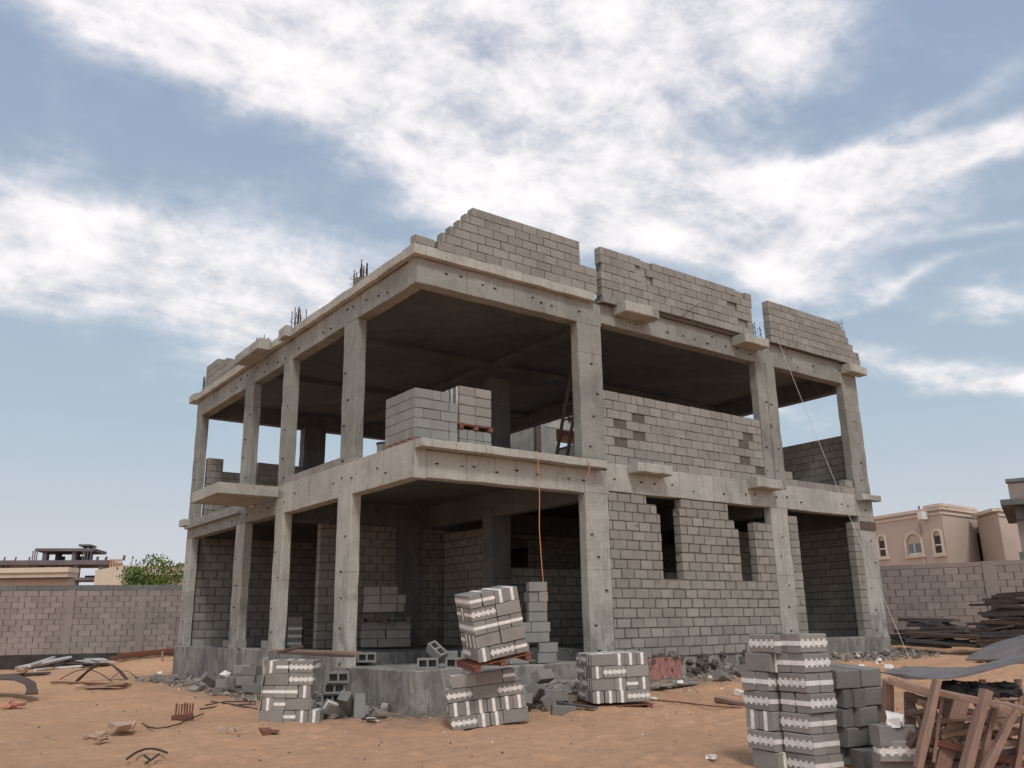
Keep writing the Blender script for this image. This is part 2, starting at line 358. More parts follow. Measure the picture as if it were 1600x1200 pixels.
    def build(s, name, mats, parent=None, loc=None):
        me = bpy.data.meshes.new(name)
        v = s.v
        if loc is not None: v = [(a-loc[0], b-loc[1], c-loc[2]) for a, b, c in v]
        me.from_pydata(v, [], s.f)
        for m in (mats if isinstance(mats, (list, tuple)) else [mats]): me.materials.append(M[m])
        me.polygons.foreach_set('material_index', s.mi); me.update()
        o = bpy.data.objects.new(name, me); COL.objects.link(o)
        if loc is not None: o.location = loc
        if parent: o.parent = parent
        return o
def tag(o, label=None, cat=None, group=None, kind=None):
    for k, v in (('label', label), ('category', cat), ('group', group), ('kind', kind)):
        if v: o[k] = v
    return o
def empty(name, loc=(0, 0, 0), rz=0):
    o = bpy.data.objects.new(name, None); COL.objects.link(o); o.location = loc; o.rotation_euler.z = rz; return o

# ---------------------------------------------------------------- ground
CP = [(-2.1, .3, -.16), (-.4, -2.4, -.2), (.4, -2.8, -.12), (2.4, -2.2, -.03), (3.1, -2.7, -.03), (.1, -7.7, -.17), (.4, -8.4, -.18), (-8, -14, -.25), (-5, -6, -.22), (-6, 0, -.2),
      (0, 0, -.16), (1.5, -1, -.12), (0, 5, -.08), (0, 10, -.02), (0, 14.4, .0), (4.5, -.6, .06), (7, -.5, .14), (9, -.5, .3), (11, -.5, .38), (15.5, -.3, .38), (6, -3.5, .02),
      (-5, 7, -.14), (-4, 12, -.05), (-5, 17, .1), (-3.8, 20.6, .05), (1.5, 19.0, .42), (-9, 21.5, .0), (13, -3.5, .32), (11, -6, .34), (6, -7, .1), (18, 1, .55), (19, -2, .55), (3, -9, -.1), (4, -14, -.1), (18, 10, .5), (8, 17, .4)]
def gh(x, y):
    sw = sz = 0
    for a, b, z in CP:
        w = 1/(((x-a)**2+(y-b)**2)**1.5+.15); sw += w; sz += w*z
    z = sz/sw
    near = max(0, 1-(abs(x-2)+abs(y-3))/60)
    z += near*(.05*(noise.noise(Vector((x*.7, y*.7, 1)))) + .035*noise.noise(Vector((x*2.1, y*2.1, 5))) + .024*noise.noise(Vector((x*6, y*6, 9))) - .05*max(0, .12-abs(noise.noise(Vector((x*1.3+3, y*1.3, 2)))))/.12*(1 if y < 1 else .4))
    return z
FP = []
rf = random.Random(21)
for _ in range(26):
    fx, fy, fa = rf.uniform(-6, 9), rf.uniform(-8, 0), rf.uniform(0, 6.28)
    for q in range(9):
        FP.append((fx+math.cos(fa)*q*.62+(-1)**q*.1*math.sin(fa), fy+math.sin(fa)*q*.62-(-1)**q*.1*math.cos(fa), fa+rf.uniform(-.2, .2)))
    fa += .3
FG = {}
for f in FP: FG.setdefault((math.floor(f[0]), math.floor(f[1])), []).append(f)
def foot(x, y):
    z = 0
    for i in (-1, 0, 1):
        for j in (-1, 0, 1):
            for (fx, fy, fa) in FG.get((math.floor(x)+i, math.floor(y)+j), ()):
                dx, dy = x-fx, y-fy; a = dx*math.cos(fa)+dy*math.sin(fa); b = -dx*math.sin(fa)+dy*math.cos(fa)
                r = (a/.17)**2+(b/.085)**2
                if r < 4: z += -.035*math.exp(-r*1.1)+.014*math.exp(-(math.sqrt(r)-1.35)**2*6)
    return z
def axis(lo, hi, fine, far):
    a = []; t = lo
    while t < hi: a.append(t); t += fine
    a.append(hi); s = fine; l = [lo]; h = [hi]
    while l[-1] > -far: s *= 1.35; l.append(l[-1]-s)
    s = fine
    while h[-1] < far: s *= 1.35; h.append(h[-1]+s)
    return l[:0:-1]+a+h[1:]
gx = axis(-9, 18, .10, 900); gy = axis(-12.5, 20, .10, 900)
mb = MB()
for y in gy:
    for x in gx: mb.v.append((x, y, gh(x, y)+foot(x, y)))
nx = len(gx)
for j in range(len(gy)-1):
    for i in range(nx-1):
        k = j*nx+i; mb.face((k, k+1, k+1+nx, k+nx))
go = mb.build('ground', 'sand'); tag(go, kind='structure')
for pl in go.data.polygons: pl.use_smooth = True

# ---------------------------------------------------------------- block masonry
def blockwall(mb, frame, length, z0, rows, pitch=.21, bw=.4, gap=.012, thick=.2, hole=None, skip=None, recess=None, ends=None, mort=1, proud=.008, j=.0035, phase=0, gj=.004, vgap=1.0):
    """frame(s, t, z) -> xyz; s along the wall, t depth behind the face. ends(row)->(s0,s1)"""
    old = mb.T; mb.T = None
    def bx(s0, s1, t0, t1, a, b, m, jj=0):
        i = []
        for s in (s0, s1):
            for t in (t0, t1):
                for z in (a, b):
                    i.append(mb.pt(Vector(frame(s, t, z))+Vector((random.uniform(-jj, jj), random.uniform(-jj, jj), random.uniform(-jj, jj)))))
        for q in ((0, 1, 3, 2), (4, 6, 7, 5), (0, 4, 5, 1), (2, 3, 7, 6), (0, 2, 6, 4), (1, 5, 7, 3)): mb.face([i[k] for k in q], m)
    for r in range(rows):
        a, b = ends(r) if ends else (0, length)
        segs = [(a, b)]
        if hole:
            for (h0, h1, r0, r1) in hole:
                if r0 <= r <= r1:
                    ns = []
                    for (p, q) in segs:
                        if h0 > p: ns.append((p, min(q, h0)))
                        if h1 < q: ns.append((max(p, h1), q))
                    segs = [x for x in ns if x[1]-x[0] > .04]
        z = z0+r*pitch
        for (p, q) in segs:
            cuts = [p]; t = math.floor((p-phase)/bw)*bw+phase+(bw/2 if r % 2 else 0)
            while t < q-.07:
                if t > p+.07: cuts.append(t+random.uniform(-gj, gj))
                t += bw
            cuts.append(q)
            for c0, c1 in zip(cuts, cuts[1:]):
                pr = random.uniform(0, proud); g2 = gap*random.uniform(.6, 1.5)*vgap
                if recess and (r, round((c0+c1)/2/bw)) in recess: pr = -.06
                top = z+pitch-gap*random.uniform(.7, 1.2)
                bx(c0+(g2/2 if c0 > p else 0), c1-(g2/2 if c1 < q else 0), -pr, thick, z, top, 0, j)
            if not recess: bx(p+.004, q-.004, .007, thick-.008, z-.002, z+pitch-.013 if r == rows-1 else z+pitch+.002, mort)
            else: bx(p+.004, q-.004, .075, thick-.008, z-.002, z+pitch-.013, mort)
    mb.T = old
def blockwall2(*a, **k):   # mortar behind the joints also where some blocks are left back
    blockwall(*a, **k)
FY = lambda y: (lambda s, t, z: (s, y+t, z))         # wall facing -Y
FX = lambda x: (lambda s, t, z: (x+t, s, z))         # wall facing -X
Z0 = .842; ZB1 = 4.17; ZBC = 4.075; ZT = 4.77; ZB2 = 8.02; ZB2B = 8.14; ZS = 8.57; ZR = 8.79
house = empty('unfinished_house', (0, 0, 0))
tag(house, 'two-storey grey concrete frame house under construction with open block-infilled floors', 'house')
def part(mb, name, mats, label=None):
    o = mb.build(name, mats, house); tag(o, label); return o
def ties(mb, face, a, b, zs, n, off):
    """dark tie stubs on a cast face"""
    for k in range(n):
        if n > 2 and random.random() < .25: continue
        s = a+(b-a)*(k+.5)/n+random.uniform(-.2, .2); z = random.choice(zs)+random.uniform(-.05, .05)
        w = random.uniform(.018, .04)
        if face == 'y': mb.box(s-w, s+w, off-.018, off+.03, z-.012, z+.012, 1, .006)
        else: mb.box(off-.018, off+.03, s-w, s+w, z-.012, z+.012, 1, .006)
# columns ---------------------------------------------------
def column(x0, x1, y0, y1, z0, z1, mat='conc', tf=None):
    mb = MB(); mb.rbox(x0, x1, y0, y1, z0, z1, 0, .016, .3, .009)
    if tf:
        for z in [z0+.45+.62*k for k in range(int((z1-z0-.5)/.62))]:
            z += random.uniform(-.06, .06)
            if 'y' in tf: ties(mb, 'y', (x0+x1)/2-.12, (x0+x1)/2+.12, [z], 1, y0-.004)
            if 'x' in tf: ties(mb, 'x', (y0+y1)/2-.1, (y0+y1)/2+.1, [z], 1, x0-.004)
    return part(mb, 'column', [mat, 'black'])
# near facade
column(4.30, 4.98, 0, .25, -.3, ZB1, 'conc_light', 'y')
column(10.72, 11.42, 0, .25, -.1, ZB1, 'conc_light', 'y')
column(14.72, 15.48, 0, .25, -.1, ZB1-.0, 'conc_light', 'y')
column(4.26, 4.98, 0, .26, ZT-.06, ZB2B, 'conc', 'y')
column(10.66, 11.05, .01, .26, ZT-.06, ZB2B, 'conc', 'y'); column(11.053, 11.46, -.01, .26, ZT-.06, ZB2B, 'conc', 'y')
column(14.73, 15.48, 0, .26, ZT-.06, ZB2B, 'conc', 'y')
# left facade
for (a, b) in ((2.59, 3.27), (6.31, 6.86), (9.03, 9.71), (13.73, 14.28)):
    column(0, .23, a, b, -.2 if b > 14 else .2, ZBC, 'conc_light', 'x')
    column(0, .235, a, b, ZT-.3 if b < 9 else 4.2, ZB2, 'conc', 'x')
# inner and back columns
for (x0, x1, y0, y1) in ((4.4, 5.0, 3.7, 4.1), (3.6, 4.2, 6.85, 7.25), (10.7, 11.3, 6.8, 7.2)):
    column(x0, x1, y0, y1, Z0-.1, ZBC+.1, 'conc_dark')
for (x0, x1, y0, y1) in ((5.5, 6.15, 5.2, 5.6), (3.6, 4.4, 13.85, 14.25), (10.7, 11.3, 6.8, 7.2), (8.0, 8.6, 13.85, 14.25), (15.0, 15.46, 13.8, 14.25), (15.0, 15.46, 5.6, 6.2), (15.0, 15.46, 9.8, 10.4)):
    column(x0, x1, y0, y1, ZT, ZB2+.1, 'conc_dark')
# beams and slabs -------------------------------------------
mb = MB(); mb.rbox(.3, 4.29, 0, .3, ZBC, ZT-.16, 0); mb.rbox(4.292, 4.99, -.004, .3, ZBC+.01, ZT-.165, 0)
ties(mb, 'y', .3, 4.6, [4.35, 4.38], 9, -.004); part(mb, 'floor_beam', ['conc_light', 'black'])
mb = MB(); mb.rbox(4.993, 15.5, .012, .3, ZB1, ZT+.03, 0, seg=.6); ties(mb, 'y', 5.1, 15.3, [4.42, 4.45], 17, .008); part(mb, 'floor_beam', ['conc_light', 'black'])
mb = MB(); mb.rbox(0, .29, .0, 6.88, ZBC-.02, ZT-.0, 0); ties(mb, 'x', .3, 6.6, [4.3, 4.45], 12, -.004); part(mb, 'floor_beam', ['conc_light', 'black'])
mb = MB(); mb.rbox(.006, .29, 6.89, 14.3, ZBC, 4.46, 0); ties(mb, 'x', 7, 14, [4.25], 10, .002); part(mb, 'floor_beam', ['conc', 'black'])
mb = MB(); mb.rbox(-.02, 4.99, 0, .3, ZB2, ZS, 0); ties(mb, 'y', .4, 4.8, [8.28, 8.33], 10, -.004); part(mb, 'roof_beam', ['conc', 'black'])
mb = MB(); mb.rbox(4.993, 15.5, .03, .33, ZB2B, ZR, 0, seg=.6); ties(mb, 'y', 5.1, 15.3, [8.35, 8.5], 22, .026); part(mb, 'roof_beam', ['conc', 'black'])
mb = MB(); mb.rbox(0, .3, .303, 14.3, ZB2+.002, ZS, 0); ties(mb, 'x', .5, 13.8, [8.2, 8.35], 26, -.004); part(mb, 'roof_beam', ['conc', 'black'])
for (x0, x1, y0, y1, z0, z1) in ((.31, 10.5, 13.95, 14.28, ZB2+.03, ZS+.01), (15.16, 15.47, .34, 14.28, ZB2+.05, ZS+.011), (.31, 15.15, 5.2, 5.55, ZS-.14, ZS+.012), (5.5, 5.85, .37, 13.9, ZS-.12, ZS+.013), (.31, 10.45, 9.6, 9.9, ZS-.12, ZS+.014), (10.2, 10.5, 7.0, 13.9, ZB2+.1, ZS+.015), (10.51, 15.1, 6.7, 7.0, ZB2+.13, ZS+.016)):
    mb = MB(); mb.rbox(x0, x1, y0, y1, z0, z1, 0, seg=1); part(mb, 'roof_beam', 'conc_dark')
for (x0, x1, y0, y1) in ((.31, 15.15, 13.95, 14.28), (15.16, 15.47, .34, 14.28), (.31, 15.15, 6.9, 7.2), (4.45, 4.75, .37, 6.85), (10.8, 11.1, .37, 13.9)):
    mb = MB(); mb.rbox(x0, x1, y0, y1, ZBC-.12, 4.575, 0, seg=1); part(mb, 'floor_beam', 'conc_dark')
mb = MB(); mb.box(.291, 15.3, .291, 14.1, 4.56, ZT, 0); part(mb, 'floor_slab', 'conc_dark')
mb = MB(); mb.rbox(.02, 4.74, -.27, .295, 4.612, ZT+.005, 0, .008, .5, .008); part(mb, 'slab_edge', 'conc_light', 'pale projecting edge of the first-floor slab')
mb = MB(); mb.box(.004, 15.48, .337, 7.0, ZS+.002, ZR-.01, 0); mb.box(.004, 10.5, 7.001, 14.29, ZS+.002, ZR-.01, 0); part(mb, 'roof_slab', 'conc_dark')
mb = MB(); mb.rbox(-.14, 4.71, -.14, .335, ZS+.004, ZR, 0, .01, .4, .008); mb.rbox(-.14, .0, .337, 14.0, ZS+.004, ZR-.005, 0, .01, .4, .012); part(mb, 'roof_slab_edge', 'conc_light')
# balcony slab and ledges
mb = MB(); mb.rbox(-1.52, -.004, 6.75, 8.95, 4.50, 4.76, 0, .01, .4, .006); part(mb, 'balcony_slab', 'conc_light')
def ledge(x0, x1, y0, y1, z0, z1, name='ledge', mat='conc_light'):
    mb = MB(); mb.rbox(x0, x1, y0, y1, z0, z1, 0, .02, .25, .012); part(mb, name, mat)
ledge(5.42, 6.55, -.42, .02, 8.42, 8.68); ledge(9.75, 10.75, -.42, .02, 8.44, 8.68); ledge(14.75, 15.62, -.3, .02, 8.46, 8.72)
ledge(5.62, 6.75, -.32, .0, 4.62, 4.84); ledge(9.85, 10.85, -.34, .0, 4.60, 4.84); ledge(14.7, 15.62, -.22, .0, 4.62, 4.80)
ledge(-.2, .3, 14.05, 14.55, 4.49, 4.70); ledge(-.2, .3, 14.02, 14.62, 8.575, 8.83); ledge(-.48, -.145, 7.5, 9.4, 8.57, 8.84); ledge(-.3, -.145, 6.15, 6.6, 8.55, 8.84)
# plinth ------------------------------------------------------
mb = MB(); mb.rbox(-.06, .34, 3.1, 14.38, -.5, Z0, 0, .02, .5, .01)
mb.rbox(-.04, 1.2, 2.3, 3.08, -.5, .55, 0, .02, .5, .01)
part(mb, 'plinth', 'plinth')
mb = MB(); mb.rbox(-.02, 4.28, -.03, .25, -.5, .575, 0, .02, .4, .012); mb.rbox(-.02, .22, .253, 2.28, -.5, .57, 0, .02, .4, .01); mb.box(.2, 4.4, .24, 2.9, -.3, .56); part(mb, 'entry_plinth', 'plinth', 'low concrete plinth of the open corner bay')
mb = MB(); mb.rbox(4.99, 10.70, .06, .3, -.5, .60, 0, .02, .5, .01); mb.rbox(11.45, 15.52, -.02, .3, -.3, Z0+.02, 0, .02, .5, .01); part(mb, 'plinth', 'plinth')
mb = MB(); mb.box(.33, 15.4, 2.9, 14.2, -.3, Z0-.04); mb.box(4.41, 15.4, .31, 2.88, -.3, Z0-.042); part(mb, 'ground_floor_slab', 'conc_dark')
# masonry of the near facade ---------------------------------
# windows: holes given per course (course 0 at z=.60)
mb = MB()
rows = 17; zb = .60; X0 = 4.985; X1 = 10.715
hole = [(6.60, 7.27, 8, 14), (6.50, 7.27, 15, 15), (6.18, 7.34, 16, 16), (9.36, 10.0, 8, 13), (9.30, 10.0, 14, 14), (9.22, 10.0, 14, 15), (9.02, 10.716, 15, 16)]
hole = [(a, b, c, d) for a, b, c, d in hole]
blockwall(mb, FY(.03), 0, zb, rows, ends=lambda r: (X0+.02, X1), hole=hole, phase=.1, gap=.027, vgap=1.25, j=.006, gj=.012)
part(mb, 'block_wall', ['block', 'mortar'], 'grey block infill with two tall stepped window openings')
mb = MB()
blockwall(mb, FY(.03), 0, Z0+.02, 15, ends=lambda r: (11.45+random.uniform(0, .012), 11.82), gap=.018)
part(mb, 'block_wall', ['block', 'mortar'], 'narrow block jamb left of the tall doorway')
mb = MB(); blockwall(mb, FY(.03), 0, Z0+.02, 15, ends=lambda r: (14.38, 14.725), gap=.018, bw=.3)
part(mb, 'block_wall', ['block', 'mortar'], 'narrow block jamb right of the tall doorway')
mb = MB()
RC = {(3, 13), (4, 14), (6, 14), (7, 15), (5, 15), (1, 13)}
blockwall(mb, FY(.05), 0, ZT+.035, 8, pitch=.215, ends=lambda r: (5.0, 10.66), recess={(2, 14), (3, 15), (4, 14), (5, 15), (2, 25), (4, 25), (5, 25), (1, 26)}, phase=.1, gap=.018)
mb.box(5.0, 10.65, .075, .2, ZT+.035, ZT+.035+8*.215-.03, 1)
part(mb, 'block_wall', ['block', 'mortar'], 'block infill of the middle bay upstairs, some blocks set back')
mb = MB()
blockwall(mb, FY(.03), 0, ZT+.035, 1, pitch=.2, ends=lambda r: (11.47, 14.72), phase=.06)
blockwall(mb, FY(.035), 0, ZT+.235, 1, pitch=.2, ends=lambda r: (11.47, 11.82)); blockwall(mb, FY(.035), 0, ZT+.235, 1, pitch=.2, ends=lambda r: (14.3, 14.66))
part(mb, 'block_wall', ['block', 'mortar'], 'single course of blocks on the right-hand slab edge')
# parapets -----------------------------------------------------
st = [.42, .52, .72, .92, 1.1, 1.28]
mb = MB()
blockwall(mb, FY(-.13), 0, ZR+.004, 6, pitch=.2, gap=.017, ends=lambda r: (st[r], 4.80 if r < 3 else 4.30), phase=.02)
part(mb, 'parapet', ['block', 'mortar'], 'stepped block parapet above the near corner')
mb = MB(); blockwall(mb, FY(-.14), 0, 8.62, 1, pitch=.19, ends=lambda r: (4.96, 5.80), bw=.2)
blockwall(mb, FY(-.13), 0, 8.795, 6, pitch=.208, gap=.017, ends=lambda r: (4.95 if r != 3 else 5.0, 10.55 if r > 3 else 10.5), recess={(5, 16), (4, 16), (3, 16), (3, 24), (1, 25), (5, 25)}, phase=.1)
mb.box(4.96, 10.5, -.055, .05, 8.70, 10.03, 1)
part(mb, 'parapet', ['block', 'mortar'], 'middle block parapet with set-back blocks')
mb = MB(); blockwall(mb, FY(-.13), 0, 8.785, 6, pitch=.207, gap=.017, ends=lambda r: (11.28, [15.6, 15.58, 15.3, 15.1, 15.0, 14.8][r]), phase=.06)
part(mb, 'parapet', ['block', 'mortar'], 'right-hand block parapet stepping down at its far end')
mb = MB(); blockwall(mb, FX(.02), 0, ZR, 4, pitch=.22, ends=lambda r: ([9.9, 10.8, 11.7, 12.6][r], 13.7), gap=.014); part(mb, 'parapet', ['block', 'mortar'], 'stepped block parapet at the far end of the left side')
# loose row of mortar along the left roof edge
mb = MB()
for k in range(90): mb.chunk((random.uniform(-.06, .1), random.uniform(.4, 9.8), ZR+.0), random.uniform(.02, .055), 0, .5)
part(mb, 'mortar_bed', 'conc_dark')['kind'] = 'stuff'
mb = MB(); mb.T = Matrix.Translation((.14, -.0, ZR+.09)) @ Matrix.Rotation(R(4), 4, 'Z'); mb.rbox(-.26, .2, -.14, .06, -.085, .1, 0, .02, .1, .008); part(mb, 'corner_block', 'block', 'single block laid at the near roof corner')
mb = MB(); mb.chunk((.15, 2.5, ZR+.08), .3, 0, .55); part(mb, 'mortar_heap', 'conc', 'lump of mortar beside the nearest rebar on the left')
# side and back masonry ----------------------------------------
mb = MB(); blockwall(mb, FX(.04), 0, ZT+.0, 1, pitch=.2, ends=lambda r: (3.28, 6.30), bw=.22); part(mb, 'block_wall', ['block', 'mortar'], 'single course of blocks on the left slab edge')
mb = MB(); blockwall(mb, FX(.03), 0, 4.465, 1, pitch=.22, ends=lambda r: (9.72, 13.72), bw=.22); mb.box(-.12, .0, 9.3, 14.2, 4.38, 4.455, 1); part(mb, 'block_wall', ['block', 'conc'])
mb = MB(); blockwall(mb, FY(13.7), 0, ZT, 9, ends=lambda r: (.3, 5.0) if r < 7 else (.3, .80), gap=.02)
blockwall(mb, FY(13.69), 0, ZT+7*.21, 2, ends=lambda r: (1.95, 3.55)); part(mb, 'block_wall', ['block', 'mortar'], 'low block wall along the far side upstairs')
mb = MB(); blockwall(mb, lambda s, t, z: (15.2+t, s, z), 0, ZT, 9, pitch=.215, ends=lambda r: (.4, 7.5), gap=.02); part(mb, 'block_wall', ['block', 'mortar'], 'block wall of the right side seen from inside upstairs')
mb = MB(); blockwall(mb, lambda s, t, z: (15.2+t, s, z), 0, Z0, 15, pitch=.215, ends=lambda r: (.35, 13.9), gap=.025); part(mb, 'block_wall', ['block', 'mortar'])
mb = MB(); blockwall(mb, FY(13.9), 0, Z0-.02, 13, pitch=.255, bw=.46, ends=lambda r: (.3, 15.1), gap=.03); part(mb, 'block_wall', ['block', 'mortar'])
mb = MB(); blockwall(mb, FY(7.1), 0, Z0-.02, 16, pitch=.215, ends=lambda r: (1.35, 3.58), gap=.022, vgap=1.4); part(mb, 'block_wall', ['block', 'mortar']); mb = MB(); blockwall(mb, FY(7.1), 0, Z0-.02, 15, pitch=.215, ends=lambda r: (4.22, 10.6), gap=.02, vgap=1.6, hole=[(7.2, 8.3, 9, 13)]); part(mb, 'block_wall', ['block', 'mortar'])
mb = MB(); blockwall(mb, FY(4.0), 0, Z0-.03, 9, pitch=.215, ends=lambda r: (5.02, 15.1), gap=.03); part(mb, 'block_wall', ['block', 'mortar'])
mb = MB(); blockwall(mb, lambda s, t, z: (4.95+t, s, z), 0, Z0-.03, 14, pitch=.215, ends=lambda r: (4.25, 6.8), gap=.03); part(mb, 'block_wall', ['block', 'mortar']); mb = MB(); blockwall(mb, FY(3.6), 0, Z0-.03, 15, pitch=.215, ends=lambda r: (11.6, 15.1), gap=.025); part(mb, 'block_wall', ['block', 'mortar'])
# open stairwell through the roof, its far walls lit from above
mb = MB()
def yq(a, b, t=.12, m=0):
    """a slab facing -Y between two corner points"""
    mb.rbox(min(a[0], b[0]), max(a[0], b[0]), a[1], a[1]+t, min(a[2], b[2]), max(a[2], b[2]), m, .01, .5, .006)
yq((14.025,13.400,9.267), (16.886,13.400,10.482), .2)
part(mb, 'stairwell_wall', 'conc_light')
mb = MB(); yq((13.796,13.420,8.022), (14.631,13.420,9.311), .3); part(mb, 'column', 'conc')
mb = MB()
for p in ((14.665,13.390,9.928), (15.346,13.390,10.074), (14.202,13.390,9.674), (15.369,13.390,9.766)): mb.chunk(p, .14, 0, .9)
part(mb, 'wall_pocket', 'black')
mb = MB(); yq((15.040,13.900,8.838), (17.096,13.900,9.675), .1); part(mb, 'formwork_panel', 'wood_red')
mb = MB(); yq((10.558,11.500,7.386), (12.062,11.500,9.076), .15); part(mb, 'stair_flight', 'conc')
mb = MB(); yq((11.890,11.300,7.487), (12.122,11.300,8.942), .15); part(mb, 'post', 'wood_dark')
# rebar bundles
def rebar(x0, x1, y0, y1, z, h, n, mat='steel'):
    mb = MB()
    for k in range(n):
        x = random.uniform(x0, x1); y = random.uniform(y0, y1) if k > 3 else (y0 if k % 2 else y1)
        tx = random.uniform(-.03, .03); ty = random.uniform(-.04, .04)
        mb.tube([(x, y, z-.05), (x+tx*.5, y+ty*.4, z+h*.5), (x+tx, y+ty, z+h*random.uniform(.78, 1))], .012, 0, 5)
    for zz in (.25, .4): mb.tube([(x0, y0, z+zz), (x1, y0, z+zz), (x1, y1, z+zz), (x0, y1, z+zz), (x0, y0, z+zz)], .006, 0, 4)
    part(mb, 'rebar_bundle', mat)
rebar(.05, .4, 2.65, 3.2, ZR, .72, 15); rebar(.05, .4, 6.35, 6.8, ZR, .72, 15); rebar(.05, .4, 9.1, 9.6, ZR, .72, 15); rebar(.05, .4, 13.8, 14.2, ZR-.05, .72, 9)
rebar(10.7, 11.2, .1, .5, ZR, .62, 10, 'steel_blue'); rebar(14.9, 15.3, .1, .4, ZR+1.0, .3, 2)
mb = MB(); mb.tube([(7.6, -.12, 8.75), (8.2, -.3, 9.22)], .008, 0, 4); mb.tube([(15.1, .0, 9.9), (15.1, 0, 10.25)], .008, 0, 4); part(mb, 'stray_rebar', 'steel')
mb = MB(); mb.box(14.73, 15.5, -.03, .0, 3.80, 4.03, 0, .006); part(mb, 'column_head_board', 'wood_dark', 'brown formwork board left at the head of the far-right column')
mb = MB(); mb.box(5.9, 6.9, -.06, -.035, .06, .58, 0, .01); part(mb, 'formwork_board', 'red_board', 'red-smeared board against the plinth')
# mortar smears at the foot of the infill wall
mb = MB()
for k in range(60): mb.chunk((random.uniform(5.1, 10.6), .02, random.uniform(.25, .62)), random.uniform(.04, .12), 0, .8)
part(mb, 'mortar_smear', 'mortar')['kind'] = 'stuff'

# ---------------------------------------------------------------- loose blocks and stacks
def mesh_block(L_=.39, T_=.19, H_=.19, mat='stack'):
    mb = MB(); mb.rbox(-L_/2, L_/2, -T_/2, T_/2, -H_/2, H_/2, 0, .008, .14, .0028); o = mb.build('concrete_block', mat)
    me = o.data; bpy.data.objects.remove(o); return me
BM = {'s': [mesh_block(mat='stack') for _ in range(3)], 'g': [mesh_block(mat='stack_grey') for _ in range(2)], 'o': [mesh_block(mat='stack_old') for _ in range(3)]}
def core_mesh():
    top = []; n = 5; Lh = .1985; w = .024; a = .019
    per = 2*Lh/n
    for k in range(n):
        x = -Lh+k*per
        top += [(x, w), (x+per*.28, w), (x+per*.22, w+a), (x+per*.68, w+a), (x+per*.62, w)]
    top.append((Lh, w))
    bot = [(x+0, -(2*w+a)+(y)) for x, y in top]
    bot = [(x, -y) for x, y in [(Lh-(xx+Lh)+0, yy) for xx, yy in top]]
    mb = MB(); mb.prism([(x, -abs(y)) for x, y in top]+[(x, y) for x, y in reversed(top)], -.0992, .0992)
    o = mb.build('insulation_core', 'foam'); me = o.data; bpy.data.objects.remove(o); return me
CM = core_mesh()
def hollow_mesh(mat='stack_grey'):
    mb = MB(); a, b, h = .195, .095, .095; t = .036
    mb.box(-a, a, -b, -b+t, -h, h); mb.box(-a, a, b-t, b, -h, h)
    for x in (-a, -t/2, a-t): mb.box(x+.0005, x+t-.0005, -b+t, b-t, -h, h-.001)
    mb.box(-a+t, a-t, -b+t, b-t, -.09, -.075)
    o = mb.build('hollow_block', mat); me = o.data; bpy.data.objects.remove(o); return me
HM = hollow_mesh()
ROT = {'P': Matrix.Identity(4), 'Z': Matrix.Rotation(R(90), 4, 'X'), 'V': Matrix.Rotation(R(90), 4, 'Z'),
       'H': Matrix(((0, 0, 1, 0), (1, 0, 0, 0), (0, 1, 0, 0), (0, 0, 0, 1)))}
NB = [0]
USED = {}
def put(kind, Mx, label, group):
    NB[0] += 1
    if label in USED:
        USED[label] += 1; label = label.replace('the ', '').replace('first in ', 'in ')+', '+['', 'inner', 'innermost', 'far'][min(3, USED[label])]
    else: USED[label] = 0
    if kind == 'h':
        o = bpy.data.objects.new('hollow_block', HM)
    else: o = bpy.data.objects.new('concrete_block', random.choice(BM[kind]))
    COL.objects.link(o); o.matrix_world = Mx; tag(o, label, 'concrete block', group)
    if kind == 's':
        c = bpy.data.objects.new('insulation_core', CM); COL.objects.link(c); c.parent = o
    return o
ORD = ['first', 'second', 'third', 'fourth', 'fifth', 'sixth', 'seventh']
HOW = {'P': 'plain face out', 'Z': 'zigzag strip out', 'V': 'upright strip out', 'H': 'level strip out'}
HOWG = {'P': 'long face out', 'Z': 'long face out', 'V': 'end out', 'H': 'end out'}
